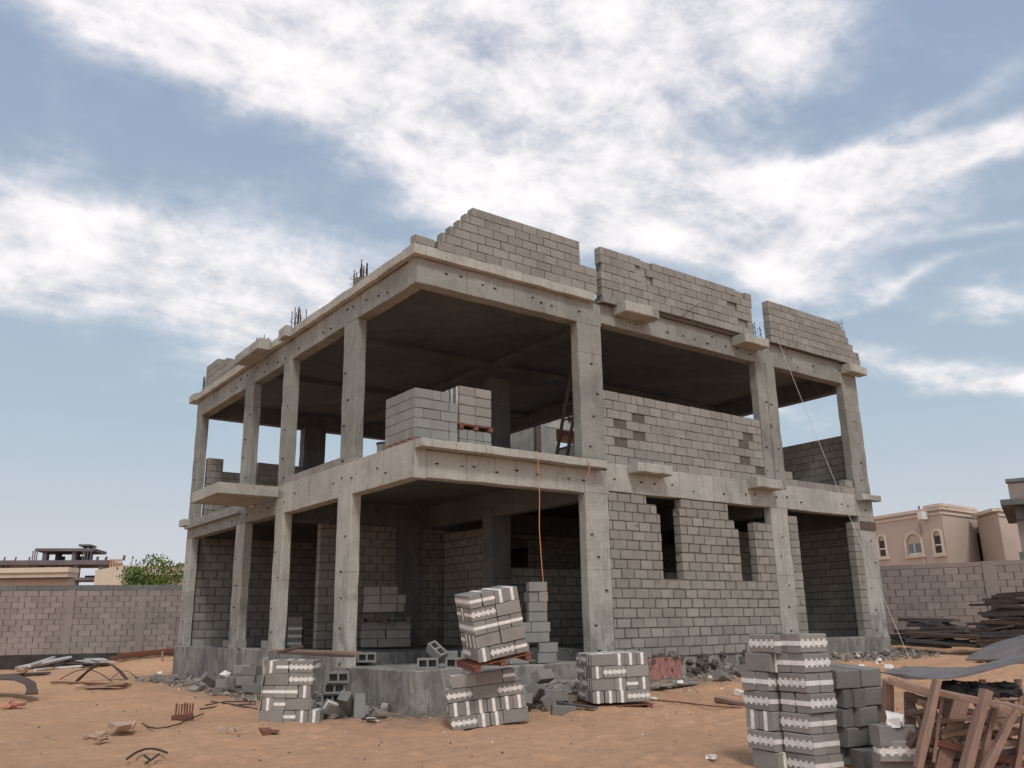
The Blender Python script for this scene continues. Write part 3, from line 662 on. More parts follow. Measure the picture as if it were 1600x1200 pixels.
def stack(origin, yaw, tilt, rows, where, group, kind='s', depth=2, top=True, pitch=.198, off=None, jit=.006, yj=1.2, flank=None, twin=False):
    """rows bottom to top, each a string of P Z V H ('-' a half-block gap) along the front, read left to right"""
    B = Matrix.Translation(origin) @ tilt @ Matrix.Rotation(R(yaw), 4, 'Z')
    n = len(rows)
    for r, row in enumerate(rows):
        crs = 'top course' if r == n-1 else ('bottom course' if r == 0 else ORD[r]+' course')
        x = off[r] if off else 0; z = r*pitch+pitch/2
        lastrow = (r == n-1) and top
        W = sum(.2 if t in 'VH-' else .4 for t in row); pos = 0
        for i, t in enumerate(row):
            w = .2 if t in 'VH-' else .4
            if t == '-': x += w; continue
            j = lambda s=jit: random.uniform(-s, s)
            y = .2 if t in 'VH' else .1
            Mx = B @ Matrix.Translation((x+w/2+j(), y+j()*2-.0, z)) @ Matrix.Rotation(R(random.uniform(-yj, yj)), 4, 'Z') @ ROT[t]
            put(kind, Mx, '%s, %s, %s from left' % (where, crs, ORD[pos]), group); pos += 1
            if t in 'PZ' and (twin or depth > 1 and (i == 0 or lastrow)):
                put(kind, B @ Matrix.Translation((x+w/2+j(), .3, z)) @ ROT[t], '%s, %s, behind the %s' % (where, crs, ORD[pos-1]), group)
            x += w
        x0 = off[r] if off else 0
        for dd in range(1, depth):
            y = .4*dd+.2
            sd = ((x0, 1, 'left'), (x0+W, -1, 'right')) if lastrow else ((x0, 1, 'left'),)
            alt = (r+dd+n) % 2 or flank
            for sx, sgn, sn in sd:
                if alt: put(kind, B @ Matrix.Translation((sx+sgn*.2, y+.1 if 0 else y-.1, z)) @ ROT['P'], '%s, %s, %s flank' % (where, crs, sn), group); put(kind, B @ Matrix.Translation((sx+sgn*.2, y+.1, z)) @ ROT['P' if flank else 'Z'], '%s, %s, rear of %s flank' % (where, crs, sn), group)
                else: put(kind, B @ Matrix.Translation((sx+sgn*.1, y, z)) @ ROT['H'], '%s, %s, %s side' % (where, crs, sn), group)
            if lastrow:
                nmid = int(round((W-(.8 if alt else .4))/.2)); xs = x0+(.4 if alt else .2)
                for q in range(nmid): put(kind, B @ Matrix.Translation((xs+.1+.2*q, y, z)) @ ROT['V'], '%s, top course, %s in the rear row' % (where, ORD[q]), group)
I4 = Matrix.Identity(4)
VIEW = -36.37
def pallet(origin, yaw, tilt, w, d, mat, label):
    root = empty('wooden_pallet'); root.matrix_world = Matrix.Translation(origin) @ tilt @ Matrix.Rotation(R(yaw), 4, 'Z'); tag(root, label, 'pallet')
    mb = MB()
    for k in range(5): mb.box(-.03, w+.03, k*(d-.09)/4, k*(d-.09)/4+.09, -.022, 0, 0, .004)
    mb.build('deck_boards', mat, root)
    for k in range(3):
        mb = MB(); x = k*(w-.09)/2; mb.box(x, x+.09, -.02, d+.02, -.10, -.023, 0, .004); mb.build('runner', mat, root)
def tiltm(roll, pitch):   # lean in the picture plane / towards the viewer
    ax_f = Vector((.593, .805, 0)); ax_r = Vector((.805, -.593, 0))
    return Matrix.Rotation(R(roll), 4, ax_f) @ Matrix.Rotation(R(pitch), 4, ax_r)
# A: stack in front of the left side
stack((-2.492,0.631,-0.164), VIEW+3, tiltm(1.2, 0), ['PHVV', 'VHP', 'HHHV', 'PZ', 'VHZ'], 'striped block in the film-wrapped left stack', 'striped blocks in the film-wrapped stack', off=[0, .02, .01, .04, .03], pitch=.196)
# middle double stack
stack((-0.539,-2.226,-0.213), VIEW+6, tiltm(-6, -1), ['ZVVP', 'VVVVVV', 'ZPZ', 'PPH'], 'striped block in the lower leaning stack', 'striped blocks in the lower half of the leaning double stack', off=[0, -.02, -.03, .07], pitch=.2)
tm = tiltm(-9, 7)
pallet((-0.498,-2.782,0.746), VIEW+19, tm, .92, .9, 'wood_red', 'reddish pallet holding the upper half of the leaning double stack')
stack((-0.443,-2.839,0.791), VIEW+19, tm, ['VZH', 'PP', 'HHHH', 'ZP', 'HHVV'], 'striped block in the upper leaning stack', 'striped blocks in the upper half of the leaning double stack', pitch=.2)
# stack in front of the first column
pallet((1.996,-2.502,-0.003), VIEW+8, tiltm(-1, 0), 1.1, .95, 'wood_red', 'reddish pallet under the low striped stack in front of the large column')
stack((2.050,-2.556,0.037), VIEW+8, tiltm(-1, 0), ['VVVZ', 'PVHV', 'VZP', 'PVVV'], 'striped block in the low column-side stack', 'striped blocks in the low four-course stack', off=[0, 0, 0, 0], depth=3)
# right foreground twin stack
def corner_origin(c, yaw):
    return (c[0]-.4*math.cos(R(yaw)), c[1]-.4*math.sin(R(yaw)), -.19)
stack(corner_origin((-0.091,-7.844,0.487), -98), -98, tiltm(1.2, 0), ['P', 'Z', 'VV', 'Z', 'HH', 'P', 'Z'], 'striped block in the foreground stack, left half', 'striped blocks in the left half of the foreground stack', off=[.03, .0, -.02, -.03, -.04, .02, .10], pitch=.2, depth=1, yj=2.5, twin=True)
stack(corner_origin((-0.043,-8.275,0.510), -98), -98, tiltm(.3, 0), ['Z', 'Z', 'Z', 'HH', 'Z', 'HH', 'HH'], 'striped block in the foreground stack, right half', 'striped blocks in the right half of the foreground stack', off=[.03, .01, -.01, .02, .0, -.02, -.02], pitch=.2, depth=1, yj=2.5, twin=True)
# grey stack behind it
stack((0.681,-8.186,-0.185), VIEW+34, tiltm(2.5, 3), ['PVP', 'PP', 'VPV', 'VVP', 'PP'], 'stained block in the leaning foreground pile', 'stained grey blocks right of the foreground stack', 'o', off=[.0, -.02, -.02, -.06, -.1], pitch=.2, yj=7, jit=.03)
# upper floor pallets of plain blocks
stack((-.02+.12, .16, ZT+.10), 0, I4, ['PPV', 'PPV', 'VPP', 'PPV', 'PVV'], 'grey block in the upstairs corner stack', 'plain grey blocks at the upper floor corner', 'g', depth=3, pitch=.2, jit=.003, yj=.4, top=False)
pallet((.1, .18, ZT+.102), 0, I4, 1.0, 1.2, 'wood', 'timber pallet under the near block stack at the upper floor corner')
stack((1.22, .28, ZT+.02), 0, I4, ['VVVV', 'VVVV'], 'grey block under the pallet upstairs', 'grey blocks of the second upper floor stack', 'g', depth=2, pitch=.2, jit=.003, yj=.4, top=False)
pallet((1.22, .28, ZT+.53), 0, I4, .82, .85, 'wood_red', 'reddish pallet between the two layers of the second stack on the upper floor')
stack((1.22, .28, ZT+.535), 0, I4, ['PP', 'PP', 'PP', 'PP'], 'striped block on the pallet upstairs', 'striped blocks of the second upper floor stack', 's', depth=2, pitch=.2, jit=.003, yj=.4, flank='P')
# ground floor stacks
gl = 'grey block in the corner bay tower base'
stack((2.45, .32, .575), -20, I4, ['P-P', 'P-P', 'PP', 'PP'], gl, 'plain grey blocks in the open corner bay', 'g', depth=1, pitch=.2, jit=.012, yj=3, off=[-.02, .0, .04, .05])
stack((2.9, .28, .575+.8), -20, I4, ['P', 'P', 'VV', 'P'], 'grey block in the corner bay tower top', 'plain grey blocks in the open corner bay', 'g', depth=1, pitch=.2, jit=.012, yj=3, off=[0, 0, .02, .02], top=False)
gl2 = 'dusty block below the indoor pallet'
stack((1.735,5.414,0.851), -32, I4, ['PPP', 'PVVP', 'PPP'], gl2, 'dusty grey blocks inside the ground floor', 'o', depth=2, pitch=.2, jit=.01)
pallet((1.632,5.256,1.530), -32, I4, 1.2, .8, 'wood_dark', 'dark pallet between the two layers of the inside block stack')
stack((1.661,5.188,1.662), -32, I4, ['PPV', 'PPV', 'PP'], 'dusty block above the indoor pallet', 'dusty grey blocks inside the ground floor', 'o', depth=1, pitch=.2, jit=.02)
stack((1.52, 9.4, Z0-.03), VIEW, I4, ['Z', 'Z', 'Z', 'P'], 'striped block in the small indoor stack', 'striped blocks inside behind the left columns', depth=1)
# bucket on the corner bay stack
root = empty('bucket', (2.35, .75, 1.39)); tag(root, 'dark bucket standing on blocks behind the leaning stack', 'bucket')
mb = MB(); mb.tube([(0, 0, 0), (0, 0, .14), (0, 0, .28)], .10, 0, 16, .13); mb.build('body', 'plastic_black', root)
mb = MB(); mb.tube([(.135*math.cos(a/8*6.283), .135*math.sin(a/8*6.283), .28) for a in range(9)], .008, 0, 5); mb.build('rim', 'film', root)
stack((2.12, .55, .575), -20, I4, ['P', 'P', 'P', 'P'], 'grey block in the pile under the bucket', 'plain grey blocks under the bucket', 'g', depth=1, jit=.012, top=False)
# single blocks
def single(kind, loc, rot, label, group=None):
    Mx = Matrix.Translation(loc) @ Matrix.Rotation(R(rot[2]), 4, 'Z') @ Matrix.Rotation(R(rot[1]), 4, 'Y') @ Matrix.Rotation(R(rot[0]), 4, 'X')
    return put(kind, Mx, label, group)
single('h', (.62, .42, .665), (90, 0, -36), 'hollow block lying on its side at the left edge of the corner bay plinth')
single('h', (1.05, .12, .665), (90, 0, -36), 'hollow block lying on its side on the plinth, right of its twin')
single('h', (.86, .50, .86), (20, 35, -70), 'hollow block balanced at a tilt on top of the two lying hollow blocks')
single('g', (1.25, .75, .76), (0, 0, -30), 'plain grey block behind the tilted hollow block, left one of a pair')
single('g', (1.62, .48, .76), (0, 0, -30), 'plain grey block behind the tilted hollow block, right one of a pair')
single('h', (0.544,2.721,0.727), (90, 0, -36), 'hollow block lying at the foot of the nearest left column, holes towards the camera')
for k, (p, a) in enumerate((((-0.976,0.834,0.479), -36), ((-1.003,0.918,0.292), -36), ((-1.002,0.982,0.105), -36), ((-0.927,0.992,-0.083), -36))):
    single('h', p, (90, 0, a), ['topmost', 'second', 'third', 'lowest'][k]+' hollow block in the short pile beside the film-wrapped stack')
single('s', (-1.198,0.526,-0.025), (30, 20, 10), 'broken block leaning against the short hollow block pile')
single('o', (-1.044,0.376,0.079), (15, 40, 50), 'tilted grey block between the hollow pile and the corner plinth')
single('g', (-0.858,0.257,0.022), (0, 90, -20), 'grey block standing on end at the corner of the low plinth')
for k, (p, r, w) in enumerate((((-0.956,6.894,0.112), (0, 0, -36), 'leftmost grey block'), ((-0.939,6.347,0.162), (0, 10, -80), 'second grey block'), ((-0.892,5.954,0.449), (0, 0, -36), 'top grey block'), ((-0.813,5.644,0.428), (0, 0, -60), 'grey block rightmost'), ((-0.958,5.564,0.222), (0, 0, -30), 'lower grey block'), ((-1.002,4.991,0.104), (0, 6, -40), 'bottom grey block'), ((-1.086,7.615,0.174), (40, 30, 10), 'tilted pale block'))):
    single('o', p, r, w+' in the heap left of the film-wrapped stack')
single('g', (.1, 12.6, Z0+.1), (0, 0, 90), 'single block on the plinth beside the far left column')
single('g', (.1, 9.95, Z0+.1), (0, 0, 90), 'single block on the plinth beside the third left column, far side')
single('g', (.02, 8.75, Z0+.1), (0, 0, 80), 'single block on the plinth beside the third left column, near side')
single('g', (.1, 7.2, Z0+.1), (0, 0, 80), 'single block on the plinth beside the second left column')
for k, (p, r, w) in enumerate((((1.854,-1.803,0.151), (0, 0, -30), 'upright grey block in the rubble left of the low striped stack'), ((1.808,-1.396,0.196), (30, 10, 20), 'tilted grey block in the rubble behind the leaning stack'), ((1.630,-1.967,-0.012), (20, 60, -20), 'fallen grey block at the front of the rubble'), ((1.528,-2.393,-0.059), (90, 5, -30), 'broken block at the front of the rubble next to the low striped stack'), ((1.399,-1.555,0.039), (10, 30, 60), 'cracked block low in the rubble behind the leaning stack'), ((2.086,-1.163,0.421), (60, 0, 10), 'dark tilted block at the top of the rubble'))):
    single('o', p, r, w)
single('o', (6.592,-1.466,0.212), (50, 20, 10), 'grey block lying tilted on the dirt slope before the infill wall')
single('o', (7.801,-1.024,0.299), (60, 0, 40), 'dark tilted block behind the tall foreground stack')
# film wrap and wires of the stack A
mb = MB(); base = Vector((-2.481,0.689,-0.169)); top_ = Vector((-2.544,0.438,0.879))
r_v = Vector((.593, .805, 0))
n = 12; a = []; b = []
for k in range(n+1):
    p = base.lerp(top_, k/n)+Vector((random.uniform(-.02, .01), random.uniform(-.02, .01), 0))
    a.append(mb.pt(p)); b.append(mb.pt(p+r_v*.5+Vector((-.03+random.uniform(-.02, .02), 0, 0))))
for k in range(n): mb.face((a[k], a[k+1], b[k+1], b[k]))
o = mb.build('plastic_film', 'film', loc=tuple(base)); tag(o, 'torn clear plastic film hanging on the left side of the striped stack', 'plastic film')
sol = o.modifiers.new('s', 'SOLIDIFY'); sol.thickness = .004

# ---------------------------------------------------------------- cords, ladder
def cord(name, pts, r, mat, label, cat='cord'):
    mb = MB(); mb.tube(pts, r, 0, 6); o = mb.build(name, mat, loc=pts[0]); tag(o, label, cat); return o
def sag(a, b, n, s, w=0.0):
    a = Vector(a); b = Vector(b)
    return [tuple(a.lerp(b, k/n)+Vector((math.sin(k/n*3.14)*w, 0, -s*4*(k/n)*(1-k/n)))) for k in range(n+1)]
cord('orange_cord', [(2.78, .1, ZT+.02), (2.78, -.26, ZT+.02), (2.775, -.3, 4.6), (2.79, -.31, 3.9), (2.76, -.31, 3.2), (2.80, -.31, 2.5), (2.85, -.31, 1.9), (2.88, -.29, 1.3)], .0095, 'orange', 'long orange cord hanging from the first-floor slab edge into the open corner bay')
cord('orange_cord', [(4.05, .1, ZT+.02), (4.1, -.26, ZT+.03), (4.2, -.3, 4.62), (4.16, -.3, 4.45), (4.05, -.3, 4.28)], .009, 'orange', 'short orange cord end hanging over the slab edge beside the large column')
cord('rope', sag((11.5, -.16, 8.95), (11.2, -3.0, .42), 24, .12), .0065, 'rope', 'thin pale rope running from the roof edge down to the ground on the right', 'rope')
lad = empty('ladder', (4.9, 1.4, ZT)); tag(lad, 'dark timber ladder leaning up inside the open bay left of the large column', 'ladder')
A1 = Vector((0, 0, 0)); B1 = Vector((1.15, .4, 3.3)); wv_ = Vector((.0, .42, 0))
for k in (0, 1):
    mb = MB(); mb.bar(A1+wv_*k, B1+wv_*k, .05, .08); mb.build('rail', 'wood_dark', lad)
for k in range(8):
    mb = MB(); p = A1.lerp(B1, .08+k*.12); mb.bar(p, p+wv_, .03, .05, up=(0, 1, 0) if 0 else (1, 0, 0)); mb.build('rung', 'wood_dark', lad)
mb = MB(); p0 = Vector((6.2, 2.2, 6.92)); mb.bar(p0, p0+Vector((1.6, .0, 0)), .07, .07); o = mb.build('timber_prop', 'wood_dark', loc=tuple(p0)); tag(o, 'dark horizontal timber behind the ladder upstairs', 'timber')
# drum upstairs beside near stack
root = empty('drum', (.45, 2.0, ZT)); tag(root, 'small pale drum standing behind the corner block stack upstairs', 'drum')
mb = MB(); mb.tube([(0, 0, 0), (0, 0, .3)], .17, 0, 18); mb.build('body', 'stack_grey', root); mb = MB(); mb.tube([(0, 0, .3), (0, 0, .33)], .19, 0, 18); mb.build('lid', 'plastic_black', root)

# ---------------------------------------------------------------- rubble and litter on the ground
mb = MB()
def strew(n, x0, x1, y0, y1, r0, r1, dz=0, m=0):
    for _ in range(n):
        x = random.uniform(x0, x1); y = random.uniform(y0, y1); r = r0+(r1-r0)*random.random()**2.5
        mb.chunk((x, y, gh(x, y)+r*.2+dz*random.random()), r, m)
strew(300, 5.0, 10.8, -1.3, .0, .012, .07); strew(300, 10.8, 15.6, -1.7, -.05, .012, .08, .03); strew(500, 1.6, 4.6, -1.5, -.1, .02, .16, .25)
strew(420, -1.3, -.1, .4, 3.4, .015, .12, .05); strew(420, -1.5, -.1, 3.4, 12.8, .015, .12, .04); strew(260, -3, 6, -6, 1, .006, .022)
strew(200, -7, 0, -6, 12, .006, .025); strew(60, 8.0, 10.8, -.6, -.06, .04, .11, .06); strew(90, 10.8, 15.4, -.8, -.1, .04, .10, .1)
strew(260, 3, 15, -7, -1.5, .005, .025); strew(300, -5, 6, -9, -1, .003, .010); strew(50, -3, 4, -5, 0, .006, .018, 0, 1); strew(60, 5, 15, -2.5, -.2, .012, .045, .02, 1); strew(40, -1.6, 0, 1, 12, .012, .05, .02, 1)
o = mb.build('rubble', ['rubble', 'foam']); tag(o, 'broken concrete, grit and white foam crumbs strewn along the foot of the building', 'rubble', kind='stuff')
def plank(name, a, b, w, h, mat, label, group=None, cat='plank', j=.004, up=(0, 0, 1)):
    mb = MB(); c = (Vector(a)+Vector(b))/2; d = Vector(b)-Vector(a); n = 3
    # local X along the plank so the grain follows it
    X = d.normalized(); U = Vector(up)
    if abs(X.dot(U)) > .97: U = Vector((.6, .8, 0))
    Y = U.cross(X).normalized(); Z = X.cross(Y)
    l = d.length/2
    rb = MB(); rb.rbox(-l, l, -w/2, w/2, -h/2, h/2, 0, min(w, h)*.08, l/2, j)
    o = rb.build(name, mat)
    o.matrix_world = Matrix(((X.x, Y.x, Z.x, c.x), (X.y, Y.y, Z.y, c.y), (X.z, Y.z, Z.z, c.z), (0, 0, 0, 1)))
    tag(o, label, cat, group); return o
def sheet(name, rows, th, mat, label, cat, group=None):
    """a thin bent sheet through a grid of points"""
    pts = [Vector(p) for r in rows for p in r]; c = sum(pts, Vector())/len(pts)
    mb = MB(); n = len(rows[0])
    for p in pts: mb.v.append(tuple(p-c))
    for a in range(len(rows)-1):
        for b in range(n-1): mb.face((a*n+b, a*n+b+1, (a+1)*n+b+1, (a+1)*n+b))
    o = mb.build(name, mat); o.location = c
    sub = o.modifiers.new('sub', 'SUBSURF'); sub.levels = sub.render_levels = 3; sub.boundary_smooth = 'PRESERVE_CORNERS'
    so_ = o.modifiers.new('sol', 'SOLIDIFY'); so_.thickness = th
    tx = bpy.data.textures.new('warp', 'CLOUDS'); tx.noise_scale = .35; dm = o.modifiers.new('warp', 'DISPLACE'); dm.texture = tx; dm.strength = .07; dm.mid_level = .5
    tag(o, label, cat, group); return o
# timber heap in the right foreground -----------------------------------
TH = 'timbers of the heap in the right foreground'
for (a, b, w, h, m, lab) in (
    ((0.391,-8.941,0.754), (0.543,-8.731,-0.182), .07, .07, 'wood', 'upright square post at the left end of the foreground timber heap'),
    ((0.298,-9.004,0.761), (0.477,-9.410,0.615), .10, .06, 'wood', 'short top rail at the left end of the foreground timber heap'),
    ((0.359,-9.467,0.660), (0.549,-10.207,0.523), .09, .06, 'wood', 'long top rail of the foreground timber heap'),
    ((0.229,-9.543,0.785), (0.002,-9.366,0.016), .085, .05, 'wood', 'leftmost leaning upright of the timber heap, rising above the top rail'),
    ((0.449,-9.471,0.666), (0.365,-9.318,0.030), .05, .03, 'wood', 'narrow batten beside the leftmost leaning upright'),
    ((0.652,-9.528,0.582), (0.448,-9.348,-0.060), .03, .13, 'wood', 'wide smooth board leaning in the middle of the timber heap'),
    ((0.459,-9.877,0.697), (0.198,-9.703,0.007), .10, .06, 'wood', 'thick leaning upright in the middle of the timber heap'),
    ((0.595,-9.888,0.622), (0.418,-9.731,-0.013), .05, .04, 'wood', 'narrow leaning upright right of the thick one'),
    ((0.490,-10.105,0.542), (0.225,-9.848,-0.006), .08, .05, 'wood', 'diagonal timber with a block nailed on its upper end'),
    ((0.785,-10.084,0.594), (0.683,-9.926,-0.018), .09, .05, 'wood', 'leaning upright at the right edge of the picture'),
    ((0.342,-9.120,0.254), (0.789,-10.021,0.031), .08, .05, 'wood_red', 'lowest long rail of the timber heap'),
    ((0.556,-9.119,0.166), (0.724,-9.567,0.353), .08, .05, 'wood', 'short crossing timber low in the heap'),
    ((0.736,-9.425,0.476), (0.974,-9.981,0.264), .09, .05, 'wood_red', 'reddish middle rail behind the uprights'),
    ((0.417,-9.170,0.612), (0.464,-9.322,0.576), .04, .03, 'wood_grey', 'thin grey slat under the short top rail'),
    ((0.421,-9.141,0.520), (0.442,-9.218,0.324), .05, .04, 'wood_dark', 'short dark timber standing askew left of the heap'),
    ((0.390,-9.095,0.454), (0.469,-9.292,0.480), .05, .04, 'wood_dark', 'short dark timber lying across its neighbour left of the heap'),
    ((0.577,-9.137,0.546), (0.596,-9.266,0.505), .07, .05, 'wood', 'stub of pale timber behind the leftmost leaning upright'),
    ((0.258,-10.070,0.566), (0.291,-10.149,0.536), .07, .06, 'wood', 'small pale timber offcut on top of the heap'),
    ((0.651,-8.788,0.127), (0.732,-9.196,0.010), .08, .05, 'wood', 'flat timber on the ground at the foot of the heap'),
    ((0.831,-9.742,0.255), (0.853,-10.045,0.335), .07, .04, 'wood', 'short level timber at the right end of the heap'),
    ((0.798,-9.657,0.080), (0.881,-10.002,0.152), .07, .05, 'wood_dark', 'dark level timber low at the right end of the heap'),
    ((1.338,-9.770,0.741), (1.230,-9.836,0.417), .05, .04, 'wood', 'short leaning batten below the raised end of the grey sheet'),
    ((0.759,-9.466,0.733), (0.751,-9.521,0.534), .05, .03, 'wood', 'pale batten end poking up between the black bags'),
    ((0.457,-9.276,0.421), (0.592,-9.482,0.167), 0.077, 0.035, 'wood', 'short board crossing low behind the timber heap'),
    ((0.492,-9.359,0.250), (0.763,-9.789,0.350), 0.071, 0.039, 'wood', 'level board low behind the timber heap'),
    ((1.033,-9.087,-0.090), (1.340,-9.569,0.079), 0.124, 0.031, 'wood', 'slanting board near the bottom of the timber heap'),
    ((0.846,-9.512,0.380), (1.118,-9.830,0.153), 0.082, 0.028, 'wood', 'falling board at the right of the timber heap'),
    ((0.911,-8.888,-0.069), (1.055,-9.227,0.042), 0.072, 0.041, 'wood', 'stubby board at the lower left of the timber heap'),
    ((1.306,-9.440,0.342), (1.364,-9.533,-0.074), 0.084, 0.033, 'wood', 'steep board in the right half of the timber heap'),
    ((0.996,-9.771,0.359), (1.003,-9.996,0.432), 0.112, 0.042, 'wood', 'high short board at the right edge of the timber heap'),
    ((0.486,-9.316,0.363), (0.667,-9.669,0.433), 0.103, 0.027, 'wood', 'level board just under the top rail of the timber heap'),
    ((0.598,-9.483,0.195), (0.973,-9.960,0.206), 0.090, 0.043, 'wood', 'long level board halfway up the timber heap'),
    ((0.831,-9.094,0.473), (0.813,-9.183,0.209), 0.106, 0.035, 'wood', 'steep board behind the left upright of the timber heap'),
    ((1.200,-9.506,-0.061), (1.265,-9.849,0.229), 0.081, 0.033, 'wood', 'rising board at the lower right of the timber heap'),
    ((0.282,-9.174,0.166), (0.241,-9.425,0.418), 0.102, 0.050, 'wood_dark', 'leaning stub at the left side of the timber heap'),
    ((0.539,-8.840,0.034), (0.637,-9.130,0.101), 0.080, 0.042, 'wood', 'flat stub on the sand left of the timber heap'),
    ((0.461,-8.975,-0.045), (0.888,-9.485,-0.049), 0.084, 0.041, 'wood', 'bottom board under the timber heap'),
    ((0.944,-9.610,0.753), (0.908,-9.646,0.561), .05, .03, 'wood', 'second pale batten end poking up right of the first'),
):
    plank('timber', a, b, w*1.25, h*1.1, m, lab, TH, 'timber', .007)
for (o_, yw, pt, w_, d_, lab) in (((0.755,-8.845,-0.119), VIEW-8, 66, 1.0, .8, 'broken timber pallet standing on edge behind the left uprights of the timber heap'), ((0.951,-9.383,-0.108), VIEW+10, 58, .9, .8, 'broken timber pallet leaning behind the right uprights of the timber heap'), ((0.437,-9.259,-0.108), VIEW-20, 30, .8, .7, 'timber pallet lying aslant at the foot of the timber heap')):
    pallet(o_, yw, tiltm(8 if w_ > .85 else -6, pt), w_, d_, 'wood', lab)
sheet('grey_sheet', [[(0.552,-8.761,0.821), (0.458,-9.132,0.788), (0.489,-9.409,0.773), (0.566,-9.607,0.807), (0.769,-9.781,0.874), (1.060,-10.023,0.951)],
                     [(0.793,-8.749,0.829), (0.862,-8.991,0.821), (0.914,-9.221,0.814), (0.913,-9.487,0.835), (1.111,-9.651,0.886), (1.285,-9.942,0.978)],
                     [(1.390,-8.549,0.839), (1.407,-8.821,0.839), (1.394,-9.068,0.834), (1.380,-9.323,0.854), (1.481,-9.543,0.901), (1.621,-9.812,1.002)]], .02, 'ply', 'curved grey sheet lying bent over the foreground timber heap', 'sheet')
sheet('plywood_sheet', [[(12.388,-3.644,0.409), (12.398,-4.167,0.407), (12.473,-5.023,0.476)], [(13.119,-3.440,0.494), (13.377,-3.970,0.722), (13.347,-4.755,0.813)], [(14.151,-3.211,0.606), (14.561,-3.581,0.793), (14.451,-4.332,0.959)]], .03, 'ply', 'large grey plywood sheet lying tilted on the sand by the right edge', 'sheet')
for k, (c_, s_) in enumerate((((0.795,-9.405,0.668), .17), ((0.930,-9.562,0.644), .2), ((1.131,-9.715,0.653), .17))):
    mb = MB(); c_ = Vector(c_)
    n = 9; rings = []
    for a in range(n+1):
        th = math.pi*a/n; ring = []
        for b in range(12):
            ph = 2*math.pi*b/12; d_ = Vector((math.sin(th)*math.cos(ph), math.sin(th)*math.sin(ph), math.cos(th)*.45))
            ring.append(mb.pt(c_+d_*s_*(1+.35*noise.noise(d_*4+Vector((k*5, 0, 0))))))
        rings.append(ring)
    for a in range(n):
        for b in range(12): mb.face((rings[a][b], rings[a+1][b], rings[a+1][(b+1) % 12], rings[a][(b+1) % 12]))
    o = mb.build('rubbish_bag', 'plastic_black', loc=tuple(c_)); tag(o, ['left', 'middle', 'right'][k]+' crumpled black plastic bag under the grey sheet in the timber heap', 'rubbish bag')
# foam and slab between the grey pile and the timber
mb = MB(); c_ = (0.312,-9.007,0.365); mb.chunk(c_, .1, 0, .5); mb.chunk((c_[0]+.02, c_[1], c_[2]+.03), .11, 0, .35); o = mb.build('foam_lump', 'foam', loc=c_); tag(o, 'broken white foam lump on a grey block at the foot of the stained pile', 'foam')
single('o', (0.321,-8.971,0.243), (90, 0, -30), 'grey block lying under the broken white foam lump')
single('s', (0.324,-8.989,0.104), (90, 0, -42), 'striped block lying lowest, right of the stained grey pile')
single('o', (0.787,-8.405,-0.077), (0, 0, -20), 'grey block on its flat, at the foot of the stained pile')
single('o', (0.382,-8.923,-0.025), (0, 0, -35), 'lowest grey block, under a striped block right of the stained pile')
# planks piled along the right boundary wall ------------------------------
PLK = {(1398, 0): (15.969,0.106,0.566), (1398, 1): (16.429,0.033,1.285), (1520, 0): (15.641,-2.237,0.568), (1520, 1): (15.895,-2.126,1.198),
       (1500, 0): (15.573,-1.938,0.599), (1500, 1): (16.414,-2.492,1.887), (1625, 0): (14.901,-4.433,0.658), (1625, 1): (15.405,-4.571,1.842)}
rn = random.Random(5); k = 0
ORDB = ORD+['eighth', 'ninth', 'tenth', 'eleventh', 'twelfth', 'thirteenth', 'fourteenth', 'fifteenth', 'sixteenth', 'seventeenth', 'eighteenth', 'nineteenth', 'twentieth']
words = ['lowest', 'long', 'short', 'thin', 'split', 'bent', 'grey', 'dark', 'wide', 'upper']
for (u0, u1, v0, v1, n, d0, d1) in ((1398, 1520, 968, 1008, 26, 19.5, 17.0), (1500, 1625, 930, 1004, 38, 18.5, 15.0)):
    for q in range(n):
        f = q/(n-1)
        PA = Vector(PLK[(u0, 0)]).lerp(Vector(PLK[(u0, 1)]), f); PB = Vector(PLK[(u1, 0)]).lerp(Vector(PLK[(u1, 1)]), f)
        a = PA.lerp(PB, rn.uniform(0, .45)); b = PA.lerp(PB, rn.uniform(.6, 1.05))
        dv = Vector((.593, .805, 0))*(rn.uniform(.1, .7) if q % 2 else rn.uniform(-.5, .1))
        a = a+dv+Vector((0, 0, rn.uniform(-.05, .05))); b = b+dv*rn.uniform(.3, 1.2)+Vector((0, 0, rn.uniform(-.07, .07)))
        plank('plank', a, b, rn.uniform(.2, .5), rn.uniform(.05, .1), rn.choice(['wood_dark', 'wood_grey', 'wood_grey', 'wood_dark']),
              'weathered '+['front', 'rear'][q % 2]+' plank in the '+('long low' if u0 < 1450 else 'tall')+' pile by the wall, '+ORDB[q//2]+' layer up', 'weathered planks in the '+('low pile' if u0 < 1450 else 'tall pile')+' along the right wall', 'plank', .006)
# left yard ---------------------------------------------------------------
def arch_pts(a, b, h, n=14):
    a = Vector(a); b = Vector(b); return [tuple(a.lerp(b, k/n)+Vector((0, 0, h*math.sin(math.pi*k/n)))) for k in range(n+1)]
g1, g2 = (-2.921,13.443,0.000), (-1.750,12.864,0.000)
sheet('bent_strip', [arch_pts(g1, g2, .48, 8), [(x+.12, y+.12, z) for x, y, z in arch_pts(g1, g2, .46, 8)]], .012, 'wood_dark', 'dark springy strip bent into an arch on the sand near the left wall', 'strip')
g1, g2 = (-2.960,15.458,0.100), (-1.335,13.240,0.000)
plank('plank', (-3.486,13.310,0.000), (-2.267,10.357,0.000), .2, .04, 'wood_red', 'reddish plank lying on the sand under the bent strip')
plank('plank', (-3.428,10.354,0.000), (-2.444,9.882,0.060), .4, .03, 'wood', 'broad pinkish board lying on the sand in front of the bent strip')
